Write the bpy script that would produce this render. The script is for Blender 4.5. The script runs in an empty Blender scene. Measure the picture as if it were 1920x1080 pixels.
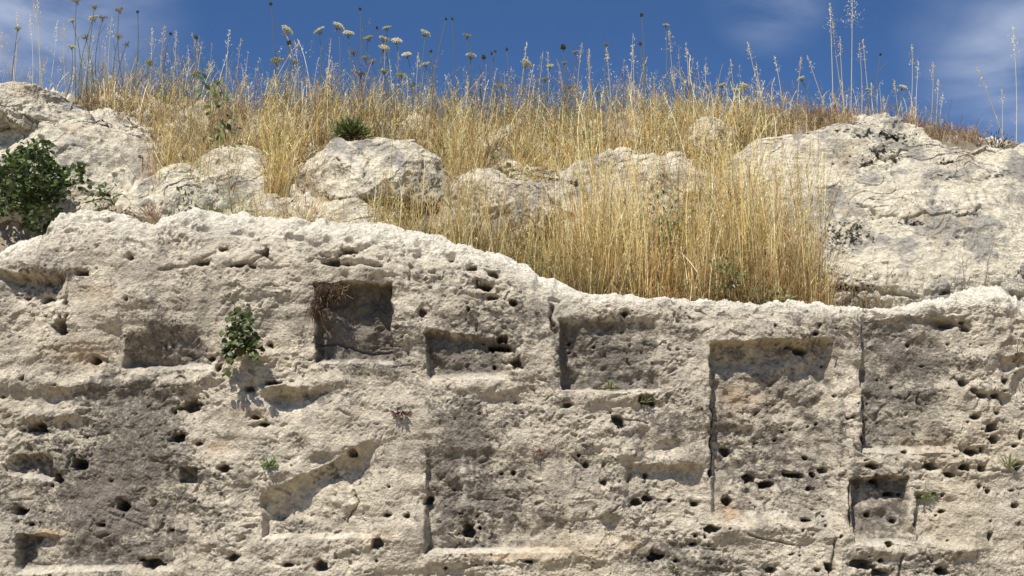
import bpy, math
import numpy as np
from mathutils import Vector

# ------------------------------------------------------------------ camera, sky, sun
S = bpy.context.scene
COL = S.collection
PITCH = math.radians(12.0)
HF = math.radians(48.0)
F = 960.0 / math.tan(HF / 2)
CAM = np.array([0.0, -6.0, 1.6])
cd = bpy.data.cameras.new("camera"); cam = bpy.data.objects.new("camera", cd); COL.objects.link(cam)
cam.location = CAM; cam.rotation_euler = (math.pi / 2 + PITCH, 0, 0)
cd.sensor_width = 36; cd.lens = 18 / math.tan(HF / 2); cd.clip_end = 500; cd.clip_start = 0.1
S.camera = cam

SUNV = Vector((-0.50, -1.0, 1.78)).normalized()
sl = bpy.data.lights.new("sun", 'SUN'); so = bpy.data.objects.new("sun", sl); COL.objects.link(so)
sl.energy = 5.0; sl.angle = math.radians(0.5); sl.color = (1.0, 0.94, 0.835)
so.rotation_euler = SUNV.to_track_quat('Z', 'Y').to_euler(); so.location = (-4, -8, 14)

CF = np.array([0, math.cos(PITCH), math.sin(PITCH)]); CU = np.array([0, -math.sin(PITCH), math.cos(PITCH)])
def ray(px, py):
    return Vector((CF * 1.0 + CU * (540 - py) / F + np.array([1, 0, 0]) * (px - 960) / F)).normalized()

W = bpy.data.worlds.new("World"); S.world = W; W.use_nodes = True
nt = W.node_tree; nt.nodes.clear()
def nn(t, **k):
    n = nt.nodes.new(t)
    for a, b in k.items(): setattr(n, a, b)
    return n
wo = nn('ShaderNodeOutputWorld'); bg = nn('ShaderNodeBackground'); sky = nn('ShaderNodeTexSky')
sky.sky_type = 'NISHITA'; sky.sun_disc = False
sky.sun_elevation = math.asin(SUNV.z); sky.sun_rotation = math.atan2(SUNV.x, SUNV.y)
sky.altitude = 2500; sky.air_density = 1.0; sky.dust_density = 0.15; sky.ozone_density = 3.0
bg.inputs['Strength'].default_value = 0.10
tint = nn('ShaderNodeMixRGB', blend_type='MULTIPLY'); tint.inputs[0].default_value = 1; tint.inputs[2].default_value = (0.50, 0.68, 0.86, 1)
nt.links.new(sky.outputs[0], tint.inputs[1])
tc = nn('ShaderNodeTexCoord')
nz = nn('ShaderNodeTexNoise'); nz.inputs['Scale'].default_value = 7.0; nz.inputs['Detail'].default_value = 7; nz.inputs['Distortion'].default_value = 0.4
mp = nn('ShaderNodeMapping'); mp.inputs['Scale'].default_value = (1.0, 1.0, 2.4)
nt.links.new(tc.outputs['Generated'], mp.inputs[0]); nt.links.new(mp.outputs[0], nz.inputs['Vector'])
acc = None
for (px, py, r, s) in ((20, -10, 0.12, 1.2), (150, 30, .06, .7), (1950, 130, 0.09, 1.25), (1445, -20, 0.05, 1.1), (1800, 60, 0.05, .35), (1930, 10, .05, .55), (620, -400, .12, .9)):
    d = ray(px, py)
    vm = nn('ShaderNodeVectorMath', operation='DISTANCE'); nt.links.new(tc.outputs['Generated'], vm.inputs[0]); vm.inputs[1].default_value = d
    mr = nn('ShaderNodeMapRange', interpolation_type='SMOOTHSTEP'); nt.links.new(vm.outputs['Value'], mr.inputs[0])
    mr.inputs[1].default_value = r * 1.25; mr.inputs[2].default_value = 0.0; mr.inputs[3].default_value = 0; mr.inputs[4].default_value = s
    if acc is None: acc = mr.outputs[0]
    else:
        a = nn('ShaderNodeMath', operation='MAXIMUM'); nt.links.new(acc, a.inputs[0]); nt.links.new(mr.outputs[0], a.inputs[1]); acc = a.outputs[0]
mr = nn('ShaderNodeMapRange', interpolation_type='SMOOTHSTEP'); nt.links.new(nz.outputs[0], mr.inputs[0]); mr.inputs[1].default_value = .30; mr.inputs[2].default_value = .72
m2 = nn('ShaderNodeMath', operation='MULTIPLY', use_clamp=True); nt.links.new(acc, m2.inputs[0]); nt.links.new(mr.outputs[0], m2.inputs[1])
m3 = nn('ShaderNodeMath', operation='MULTIPLY', use_clamp=True); nt.links.new(m2.outputs[0], m3.inputs[0]); m3.inputs[1].default_value = 1.0
cm = nn('ShaderNodeMixRGB'); nt.links.new(m3.outputs[0], cm.inputs[0]); nt.links.new(tint.outputs[0], cm.inputs[1]); cm.inputs[2].default_value = (3.9, 4.5, 5.8, 1)
nt.links.new(cm.outputs[0], bg.inputs[0]); nt.links.new(bg.outputs[0], wo.inputs[0])
S.view_settings.view_transform = 'Standard'; S.view_settings.look = 'None'; S.view_settings.gamma = 1; S.view_settings.exposure = 0.36
S.cycles.max_bounces = 6; S.cycles.diffuse_bounces = 3; S.cycles.transparent_max_bounces = 4

# ------------------------------------------------------------------ numeric helpers
R0 = np.random.default_rng(7)
_perm = {}
def _tab(seed):
    if seed not in _perm:
        r = np.random.default_rng(1000 + seed)
        p = r.permutation(256).astype(np.int32); g = r.normal(size=(256, 3)).astype(np.float32); g /= np.linalg.norm(g, axis=1)[:, None]
        _perm[seed] = (p, g)
    return _perm[seed]
def perlin(P, seed=0):
    perm, G = _tab(seed)
    P = P.astype(np.float32); i = np.floor(P).astype(np.int32); f = P - i
    u = f * f * f * (f * (f * 6 - 15) + 10); out = np.zeros(len(P), np.float32)
    x0, y0, z0 = i[:, 0] & 255, i[:, 1] & 255, i[:, 2] & 255
    for a in (0, 1):
        pa = perm[(x0 + a) & 255]; wx = u[:, 0] if a else 1 - u[:, 0]
        for b in (0, 1):
            pb = perm[(pa + y0 + b) & 255]; wy = u[:, 1] if b else 1 - u[:, 1]
            for c in (0, 1):
                g = G[perm[(pb + z0 + c) & 255]]; wz = u[:, 2] if c else 1 - u[:, 2]
                out += wx * wy * wz * (g[:, 0] * (f[:, 0] - a) + g[:, 1] * (f[:, 1] - b) + g[:, 2] * (f[:, 2] - c))
    return out * 1.5
def fbm(P, octv, seed=0, gain=.5, mode='n'):
    o = np.zeros(len(P), np.float32); a = 1.0; q = P
    for k in range(octv):
        n = perlin(q, seed + k)
        if mode == 'b': n = np.abs(n) * 2 - .5
        elif mode == 'r': n = .5 - np.abs(n) * 2
        o += a * n; a *= gain; q = q * 2.07 + 3.1
    return o
def worley(u, v, seed=0):
    """2D cells: distance to the nearest point, second nearest, hash of the nearest cell"""
    perm, G = _tab(900 + seed); iu = np.floor(u).astype(np.int32); iv = np.floor(v).astype(np.int32)
    f1 = np.full(len(u), 9., np.float32); f2 = f1.copy(); hh = np.zeros(len(u), np.int32)
    for a in (-1, 0, 1):
        for b in (-1, 0, 1):
            h = perm[(perm[(iu + a) & 255] + iv + b) & 255]; h2_ = perm[(h + 77) & 255]
            d = np.hypot(iu + a + h / 256. - u, iv + b + h2_ / 256. - v).astype(np.float32)
            c = d < f1; f2 = np.where(c, f1, np.minimum(f2, d)); hh = np.where(c, h, hh); f1 = np.where(c, d, f1)
    return f1, f2, hh / 255.
def grains(u, v, seed):
    """gritty broken surface: sharp edged grains of random height in three sizes, and a tone for each grain"""
    o = 0; tone = 0
    for k, (sc, am) in enumerate(((.052, 1.0), (.024, .62), (.012, .36))):
        f1, f2, h = worley(u / sc, v / (sc * .82), seed + k); e = f2 - f1
        o = o + am * ((h - .5) * 1.1 * sst(0, .28, e) + .55 * (1 - f1 * f1 * 1.4) - .35); tone = tone + (h - .5) * (.5, .8, 1.)[k]
    return o.astype(np.float32), tone.astype(np.float32)
def sst(a, b, x):
    t = np.clip((x - a) / (b - a), 0, 1); return t * t * (3 - 2 * t)
def proj(P):
    d = P - CAM; w = d @ CF
    return 960 + F * d[:, 0] / w, 540 - F * (d @ CU) / w
def atY(px, py, Y):
    px = np.asarray(px, float); py = np.asarray(py, float)
    dx = (px - 960) / F; v = (540 - py) / F
    dy = CF[1] + CU[1] * v; dz = CF[2] + CU[2] * v
    t = (Y - CAM[1]) / dy
    return CAM[0] + dx * t, CAM[2] + dz * t

def mk(name, V, Fc, mat, parent=None, col=None, smooth=True):
    """Fc: list of int arrays (n,3) or (n,4)."""
    if not isinstance(Fc, list): Fc = [Fc]
    me = bpy.data.meshes.new(name)
    V = np.ascontiguousarray(V, np.float32)
    me.vertices.add(len(V)); me.vertices.foreach_set('co', V.ravel())
    loops = np.concatenate([f.ravel() for f in Fc]).astype(np.int32)
    tot = np.concatenate([np.full(len(f), f.shape[1], np.int32) for f in Fc])
    st = np.concatenate([[0], np.cumsum(tot)[:-1]]).astype(np.int32)
    me.loops.add(len(loops)); me.loops.foreach_set('vertex_index', loops)
    me.polygons.add(len(tot)); me.polygons.foreach_set('loop_start', st); me.polygons.foreach_set('loop_total', tot)
    me.polygons.foreach_set('use_smooth', np.full(len(tot), smooth))
    me.update(calc_edges=True)
    if col is not None:
        ca = me.color_attributes.new('tone', 'FLOAT_COLOR', 'POINT')
        c = np.ones((len(V), 4), np.float32); c[:, :3] = np.clip(col, 0, 1); ca.data.foreach_set('color', c.ravel())
    me.materials.append(mat)
    o = bpy.data.objects.new(name, me); COL.objects.link(o)
    if parent is not None: o.parent = parent
    return o
def tag(o, label, cat=None, group=None, kind=None):
    o['label'] = label
    if cat: o['category'] = cat
    if group: o['group'] = group
    if kind: o['kind'] = kind
    return o
def thing(name, label, cat, loc=(0, 0, 0), group=None):
    o = bpy.data.objects.new(name, None); COL.objects.link(o); o.location = [float(v) for v in loc]; o.empty_display_size = .05
    return tag(o, label, cat, group)

# ------------------------------------------------------------------ materials
def mat_rock(name, bump=.5, scale=1.0):
    m = bpy.data.materials.new(name); m.use_nodes = True; t = m.node_tree; N = t.nodes; L = t.links
    b = N['Principled BSDF']; b.inputs['Roughness'].default_value = .95; b.inputs['Specular IOR Level'].default_value = .12
    at = N.new('ShaderNodeAttribute'); at.attribute_name = 'tone'
    tc = N.new('ShaderNodeTexCoord')
    n1 = N.new('ShaderNodeTexNoise'); n1.inputs['Scale'].default_value = 38 * scale; n1.inputs['Detail'].default_value = 6; n1.inputs['Roughness'].default_value = .7
    n2 = N.new('ShaderNodeTexNoise'); n2.inputs['Scale'].default_value = 130 * scale; n2.inputs['Detail'].default_value = 4; n2.inputs['Roughness'].default_value = .7
    vo = N.new('ShaderNodeTexVoronoi'); vo.inputs['Scale'].default_value = 85 * scale
    for n in (n1, n2, vo): L.new(tc.outputs['Object'], n.inputs['Vector'])
    mr = N.new('ShaderNodeMapRange'); L.new(n1.outputs[0], mr.inputs[0]); mr.inputs[1].default_value = .3; mr.inputs[2].default_value = .7; mr.inputs[3].default_value = .66; mr.inputs[4].default_value = 1.24
    mx = N.new('ShaderNodeMixRGB'); mx.blend_type = 'MULTIPLY'; mx.inputs[0].default_value = 1
    L.new(at.outputs['Color'], mx.inputs[1]); L.new(mr.outputs[0], mx.inputs[2]); L.new(mx.outputs[0], b.inputs['Base Color'])
    b1 = N.new('ShaderNodeBump'); b1.inputs['Strength'].default_value = bump; b1.inputs['Distance'].default_value = .016
    b2 = N.new('ShaderNodeBump'); b2.inputs['Strength'].default_value = bump; b2.inputs['Distance'].default_value = .009
    b3 = N.new('ShaderNodeBump'); b3.inputs['Strength'].default_value = bump * .6; b3.inputs['Distance'].default_value = .006
    L.new(n1.outputs[0], b1.inputs['Height']); L.new(n2.outputs[0], b2.inputs['Height']); L.new(vo.outputs['Distance'], b3.inputs['Height'])
    L.new(b1.outputs[0], b2.inputs['Normal']); L.new(b2.outputs[0], b3.inputs['Normal']); L.new(b3.outputs[0], b.inputs['Normal'])
    return m
def mat_leaf(name, trans=.3, rough=.6, spec=.3):
    m = bpy.data.materials.new(name); m.use_nodes = True; t = m.node_tree; N = t.nodes; L = t.links
    b = N['Principled BSDF']; b.inputs['Roughness'].default_value = rough; b.inputs['Specular IOR Level'].default_value = spec
    at = N.new('ShaderNodeAttribute'); at.attribute_name = 'tone'
    nzt = N.new('ShaderNodeTexNoise'); nzt.inputs['Scale'].default_value = 60; nzt.inputs['Detail'].default_value = 2
    mr = N.new('ShaderNodeMapRange'); L.new(nzt.outputs[0], mr.inputs[0]); mr.inputs[1].default_value = .3; mr.inputs[2].default_value = .7; mr.inputs[3].default_value = .82; mr.inputs[4].default_value = 1.15
    mx = N.new('ShaderNodeMixRGB'); mx.blend_type = 'MULTIPLY'; mx.inputs[0].default_value = 1
    L.new(at.outputs['Color'], mx.inputs[1]); L.new(mr.outputs[0], mx.inputs[2])
    L.new(mx.outputs[0], b.inputs['Base Color'])
    tr = N.new('ShaderNodeBsdfTranslucent'); L.new(mx.outputs[0], tr.inputs[0])
    ms = N.new('ShaderNodeMixShader'); ms.inputs[0].default_value = trans
    L.new(b.outputs[0], ms.inputs[1]); L.new(tr.outputs[0], ms.inputs[2]); L.new(ms.outputs[0], N['Material Output'].inputs[0])
    return m
M_WALL = mat_rock('weathered_limestone', .88)
M_ROCK = mat_rock('pale_limestone', 1.0, .8)
M_SOIL = mat_rock('dry_soil', .8, .6)
M_STRAW = mat_leaf('dry_straw', .28, .55, .3)
M_GREEN = mat_leaf('green_leaf', .25, .45, .4)
M_TWIG = mat_leaf('twig', .0, .7, .2)
M_PETAL = mat_leaf('petal', .45, .8, .1)

# ------------------------------------------------------------------ lines traced along the place
WT = np.array([(-900, 500), (-400, 470), (-100, 478), (0, 468), (40, 446), (92, 432), (104, 402), (150, 392), (200, 394), (245, 406), (285, 430), (320, 412), (355, 400), (400, 396), (450, 401), (500, 408), (560, 414), (620, 424), (690, 437), (760, 450), (850, 459), (900, 470), (950, 488), (990, 506), (1012, 528), (1050, 540), (1085, 554), (1102, 563), (1150, 559), (1210, 562), (1250, 559), (1300, 565), (1350, 571), (1400, 574), (1450, 573), (1520, 578), (1560, 586), (1600, 581), (1650, 577), (1720, 573), (1780, 566), (1830, 559), (1860, 562), (1920, 574), (2050, 560), (2300, 590), (2800, 560)], float)
CR = np.array([(-1500, 230), (-400, 190), (0, 182), (150, 188), (300, 192), (500, 214), (700, 232), (900, 238), (1100, 234), (1300, 228), (1500, 222), (1650, 238), (1750, 262), (1850, 274), (1920, 284), (2100, 300), (2600, 330), (3200, 340)], float)
YC = 2.7
def top_py(px): return np.interp(px, WT[:, 0], WT[:, 1])
_yx = 0.18
_wx, _wz = atY(WT[:, 0], WT[:, 1], _yx)
_cx, _cz = atY(CR[:, 0], CR[:, 1], YC)
def topz(x): return np.interp(x, _wx, _wz)
def crestz(x): return np.interp(x, _cx, _cz)
def groundz(x, y):
    x = np.asarray(x, float); y = np.asarray(y, float)
    L = topz(x) - .07; C = crestz(x)
    t = np.clip((y - .75) / (YC - .75), 0, 1)
    prof = 1 - (1 - t) ** 1.35
    z = L + (C - L) * prof
    z = np.where(y < .75, L, z)
    z = np.where(y > YC, C - .04 * (y - YC).clip(0, 30) * 0 + .0, z)
    front = sst(.42, .56, y)
    return z * front
def Yg(px, py):
    px = np.atleast_1d(np.asarray(px, float)); py = np.atleast_1d(np.asarray(py, float))
    Y = np.full(px.shape, YC); done = np.zeros(px.shape, bool)
    for yy in np.linspace(.6, 3.2, 131):
        x, z = atY(px, py, yy)
        h = (groundz(x, yy) >= z) & ~done
        Y[h] = yy; done |= h
    return Y

# ------------------------------------------------------------------ ground sheet
def axis(segs):
    out = []
    for a, b, n in segs: out.append(np.linspace(a, b, n, endpoint=False))
    return np.concatenate(out + [[segs[-1][1]]])
gx = axis([(-120, -12, 14), (-12, -4, 30), (-4, 4, 560), (4, 12, 30), (12, 120, 14)])
gy = axis([(-120, -12, 12), (-12, .4, 30), (.4, .62, 12), (.62, 3.2, 190), (3.2, 8, 30), (8, 160, 14)])
X, Y = np.meshgrid(gx, gy)
P = np.stack([X.ravel(), Y.ravel(), groundz(X.ravel(), Y.ravel())], 1)
fade = sst(.5, .9, P[:, 1]) * (1 - sst(6, 12, np.abs(P[:, 0])) * .8)
P[:, 2] += fade * (.06 * fbm(P / .5, 3, 11) + .075 * fbm(P / .16, 5, 15, .6, 'r') + .02 * grains(P[:, 0] * .35, P[:, 1] * .35, 20)[0]) + (1 - sst(-.5, .5, P[:, 1])) * .05 * fbm(P / 2., 3, 12)
def grid_faces(nr, nc):
    a = np.arange(nr * nc).reshape(nr, nc)
    return np.stack([a[:-1, :-1], a[:-1, 1:], a[1:, 1:], a[1:, :-1]], -1).reshape(-1, 4)
n = fbm(P / .35, 4, 21, .6)[:, None] * 1.3
fr_ = (P[:, 1] < .3)[:, None]
c = np.array([.34, .285, .21]) * (1 + .35 * n) + np.maximum(sst(-.05, .35, n), fr_ * .2) * np.array([.20, .21, .19])
c = c * (1 - fr_ * np.array([.15, .22, .38]))
tag(mk('ground', P, grid_faces(len(gy), len(gx)), M_SOIL, None, c), 'stony dry soil slope rising behind the carved rock wall', kind='structure')

# ------------------------------------------------------------------ the carved wall
ux = axis([(-8, -3.5, 60), (-3.5, -2.9, 60), (-2.9, 2.9, 1560), (2.9, 3.5, 60), (3.5, 8, 60)])
NW, NA, NB = 430, 120, 16
ax_ = np.interp(ux, [-3, -1.0, .2, .4, 1.5, 3], [.34, .36, .26, .13, .13, .15])      # height of the rounded brow
ay_ = np.interp(ux, [-3, -1.0, .2, .4, 1.5, 3], [.26, .26, .22, .16, .16, .18])      # how far back it rounds
Ht = topz(ux) + .02
rows_y, rows_z, rows_ny, rows_nz = [], [], [], []
ZB = 1.28
zl = np.concatenate([np.linspace(-.1, ZB, 24, endpoint=False)])
for z in zl:
    rows_y.append(np.zeros_like(ux)); rows_z.append(np.full_like(ux, z)); rows_ny.append(-np.ones_like(ux)); rows_nz.append(np.zeros_like(ux))
for k in range(NW):
    t = k / NW; rows_y.append(np.zeros_like(ux)); rows_z.append(ZB + (Ht - ax_ - ZB) * t); rows_ny.append(-np.ones_like(ux)); rows_nz.append(np.zeros_like(ux))
for k in range(NA):
    a = k / (NA - 1) * math.pi / 2
    rows_y.append(ay_ * (1 - math.cos(a))); rows_z.append(Ht - ax_ + ax_ * math.sin(a))
    ny = -math.cos(a) / ay_; nz_ = math.sin(a) / ax_; l = np.hypot(ny, nz_); rows_ny.append(ny / l); rows_nz.append(nz_ / l)
for k in range(1, NB + 1):
    t = k / NB; rows_y.append(ay_ + (.85 - ay_) * t); rows_z.append(Ht - .18 * t ** 1.5); rows_ny.append(np.zeros_like(ux)); rows_nz.append(np.ones_like(ux))
NR, NC = len(rows_y), len(ux)
P = np.stack([np.tile(ux, NR), np.concatenate(rows_y), np.concatenate(rows_z)], 1)
Nn = np.stack([np.zeros(NR * NC), np.concatenate(rows_ny), np.concatenate(rows_nz)], 1)
px, py = proj(P)
px0, py0 = px.copy(), py.copy()
P32 = P.astype(np.float32)
wx1 = perlin(P32 / .09, 31) * 7 + perlin(P32 / .03, 33) * 3.0; wy1 = perlin(P32 / .09, 32) * 7 + perlin(P32 / .03, 34) * 3.0
qx, qy = px + wx1 * .8, py + wy1 * .5            # slightly wandering outlines
front = (Nn[:, 1] < -.3)

# niche = corner points (tl, tr, br, bl), depth at those corners, softness of left/top/right/bottom edge in px
NICHES = [
 ('deep square niche with dead roots', [(586, 527), (736, 530), (737, 684), (588, 682)], (.09, .125, .09, .08), (4, 7, 5, 13), 1.0),
 ('shallow niche with slanted left side', [(240, 612), (400, 590), (405, 692), (224, 690)], (.01, .0, .04, .14), (9, 40, 60, 14), .8),
 ('niche with dark left corner', [(796, 612), (965, 640), (975, 712), (800, 714)], (.09, .035, .02, .08), (5, 12, 50, 16), .9),
 ('niche with straight bright sill', [(1046, 590), (1240, 590), (1238, 736), (1050, 734)], (.06, .03, .06, .12), (6, 24, 14, 8), .8),
 ('tall niche under a thick lip', [(1328, 642), (1568, 634), (1572, 978), (1334, 982)], (.115, .09, .03, .022), (9, 10, 22, 22), .5),
 ('wide niche beside the vertical ridge', [(1612, 590), (1800, 578), (1815, 850), (1614, 850)], (.03, .06, .02, .06), (6, 28, 60, 14), .7),
 ('small square niche at lower right', [(1598, 892), (1706, 892), (1704, 1022), (1597, 1024)], (.10, .09, .05, .055), (5, 8, 8, 12), .7),
 ('shallow niche beside the square one', [(1712, 918), (1808, 930), (1810, 1020), (1712, 1020)], (.05, .01, .015, .04), (8, 14, 30, 16), .3),
 ('niche under a slanting lip', [(487, 925), (720, 815), (722, 1008), (487, 1012)], (.06, .08, .03, .09), (7, 20, 60, 10), .1),
 ('broad low niche with long sill', [(796, 830), (1068, 830), (1072, 1036), (800, 1038)], (.02, .01, .055, .10), (7, 30, 14, 10), .45),
 ('large dark panel at lower left', [(90, 800), (331, 800), (331, 1070), (86, 1074)], (.0, .01, .045, .05), (70, 120, 6, 12), .7),
 ('dark corner niche at lower left', [(27, 998), (150, 1000), (150, 1072), (27, 1076)], (.13, .0, .04, .09), (5, 10, 80, 12), .6),
 ('niche under a flat ledge', [(1168, 868), (1330, 872), (1320, 985), (1165, 985)], (.04, .038, .0, .01), (14, 6, 20, 60), .25),
 ('round topped hollow at left edge', [(-15, 508), (130, 512), (112, 590), (0, 585)], (.12, .12, .0, .0), (30, 14, 30, 30), .1),
 ('yellowish hollow at left edge', [(12, 850), (102, 850), (102, 905), (0, 890)], (.08, .10, .07, .03), (20, 12, 14, 12), .0),
 ('arched hollow under the right brow', [(1668, 592), (1800, 590), (1785, 650), (1690, 650)], (.02, .11, .0, .0), (30, 12, 20, 50), .2),
 ('hollow under a jutting ledge', [(488, 742), (640, 722), (600, 800), (505, 790)], (.07, .07, .0, .0), (20, 9, 60, 40), .0),
]
sill_lit = lambda d, w_: 1 - sst(w_ * .7, w_ * 1.3, d)
depth = np.zeros(len(P)); nid = np.zeros(len(P), np.int32); nst = np.zeros(len(P)); nd = {}
for i, (lab, q, D, sft, stn) in enumerate(NICHES):
    tl, tr, br, bl = [np.array(v, float) for v in q]
    def dist(a, b):
        d = b - a; l = np.hypot(*d); return ((qx - a[0]) * (-d[1]) + (qy - a[1]) * d[0]) / l
    dt, dr, db, dl = dist(tl, tr), dist(tr, br), dist(br, bl), dist(bl, tl)
    ins = front & (dt > 0) & (dr > 0) & (db > 0) & (dl > 0)
    w = np.where(ins)[0]
    a_t, a_r, a_b, a_l = dt[w], dr[w], db[w], dl[w]
    u = a_l / (a_l + a_r + 1e-6); v = a_t / (a_t + a_b + 1e-6)
    dd = (D[0] * (1 - u) + D[1] * u) * (1 - v) + (D[3] * (1 - u) + D[2] * u) * v
    dd = dd * (1 + .35 * perlin(P32[w] / .14, 161) + .2 * perlin(P32[w] / .05, 162))
    rp = sst(0, sft[0], a_l) * sst(0, sft[1], a_t) * sst(0, sft[2], a_r) * np.clip(a_b / sft[3], 0, 1)
    dn = dd * rp
    better = dn > depth[w]
    depth[w] = np.maximum(depth[w], dn); nid[w[better]] = i + 1; sill = sill if i else np.zeros(len(P)); sill[w] = np.maximum(sill[w], sill_lit(a_b, sft[3]) * (dd > .03))
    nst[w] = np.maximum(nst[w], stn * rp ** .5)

# lips, ridges, cracks: polyline, half width px, height m (negative = crack)
LINES = [
 ([(585, 515), (640, 505), (690, 512), (738, 522)], 14, .03), ([(1325, 628), (1420, 622), (1500, 610), (1570, 600)], 22, .04),
 ([(1600, 600), (1607, 720), (1606, 830), (1598, 885), (1588, 950), (1575, 1080)], 12, .025),
 ([(490, 728), (520, 722), (560, 722)], 11, .07), ([(560, 724), (640, 712), (720, 716)], 12, .02),
 ([(490, 905), (545, 878), (590, 850), (650, 838), (700, 815)], 15, .02), ([(1168, 850), (1240, 856), (1300, 858)], 10, .016), ([(1240, 868), (1300, 872), (1325, 890)], 12, .018),
 ([(1612, 862), (1700, 866), (1760, 860), (1820, 868)], 12, .03), ([(0, 712), (120, 722), (230, 716), (330, 714), (400, 706)], 17, .05), ([(585, 695), (660, 692), (740, 694)], 12, .025),
 ([(1048, 745), (1150, 745), (1230, 745)], 10, .02), ([(800, 726), (900, 728), (960, 728)], 12, .02), ([(480, 1022), (600, 1022), (715, 1018)], 12, .02), ([(800, 1050), (940, 1052), (1070, 1046)], 12, .025),
 ([(1340, 996), (1450, 990), (1570, 996)], 14, .025), ([(1600, 1036), (1700, 1034), (1820, 1030)], 12, .03), ([(225, 600), (232, 650), (222, 690)], 14, .03),
 ([(0, 500), (60, 496), (130, 503)], 12, .03), ([(1030, 560), (1045, 600), (1040, 700), (1040, 740)], 12, .02), ([(745, 540), (748, 640), (746, 690)], 12, .012),
 ([(1000, 540), (1002, 610), (985, 650), (960, 690)], 9, .02), ([(1740, 728), (1800, 735), (1860, 728), (1925, 740)], 14, .035), ([(1680, 578), (1740, 572), (1800, 580)], 14, .03),
 ([(330, 850), (336, 950), (336, 1075)], 12, .012), ([(787, 620), (789, 700)], 8, .01), ([(0, 765), (60, 780), (140, 770)], 16, .04),
 ([(1331, 700), (1333, 800), (1334, 890)], 2.2, -.05), ([(663, 928), (670, 942), (655, 968), (650, 980)], 1.8, -.025), ([(592, 640), (625, 642), (655, 648), (690, 660), (732, 655)], 1.8, -.02),
 ([(440, 498), (470, 492), (495, 478), (512, 490)], 2.4, -.03), ([(610, 488), (640, 498), (680, 496), (712, 503)], 4.5, -.055), ([(600, 478), (640, 480), (680, 470)], 3, -.03),
 ([(1596, 900), (1594, 960), (1596, 1000)], 2.5, -.04), ([(1158, 782), (1200, 790), (1215, 794)], 1.8, -.02), ([(1035, 572), (1034, 600), (1040, 625)], 3.2, -.06),
 ([(800, 960), (801, 1036)], 3.5, -.05), ([(1690, 1040), (1685, 1080)], 2, -.03), ([(1566, 1010), (1556, 1080)], 3, -.03),
 ([(1400, 1000), (1430, 1010), (1450, 1014), (1490, 1022)], 1.8, -.02), ([(928, 645), (945, 655), (965, 655), (968, 690)], 5, -.04), ([(400, 470), (350, 500), (300, 505)], 3, -.015),
 ([(1205, 812), (1212, 850)], 10, -.035), ([(1235, 850), (1265, 836)], 13, -.035), ([(1145, 980), (1150, 1000)], 15, -.045),
 ([(1090, 870), (1075, 855)], 2, -.02), ([(540, 730), (590, 745)], 3, -.02),
]
ridge = np.zeros(len(P))
for pts, hw, h in LINES:
    a = np.array(pts, float); m = 3.2 * hw
    w = np.where(front & (px > a[:, 0].min() - m) & (px < a[:, 0].max() + m) & (py > a[:, 1].min() - m) & (py < a[:, 1].max() + m))[0]
    X_, Y_ = (qx[w], qy[w]); best = np.full(len(w), 1e9)
    for s, e in zip(a[:-1], a[1:]):
        d = e - s; t = np.clip(((X_ - s[0]) * d[0] + (Y_ - s[1]) * d[1]) / (d @ d), 0, 1)
        best = np.minimum(best, np.hypot(X_ - s[0] - t * d[0], Y_ - s[1] - t * d[1]))
    g = np.exp(-(best / hw) ** 2)
    ridge[w] += h * g * (1 if h < 0 else (.65 + .9 * perlin(P32[w] / .12, 35)))

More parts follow.
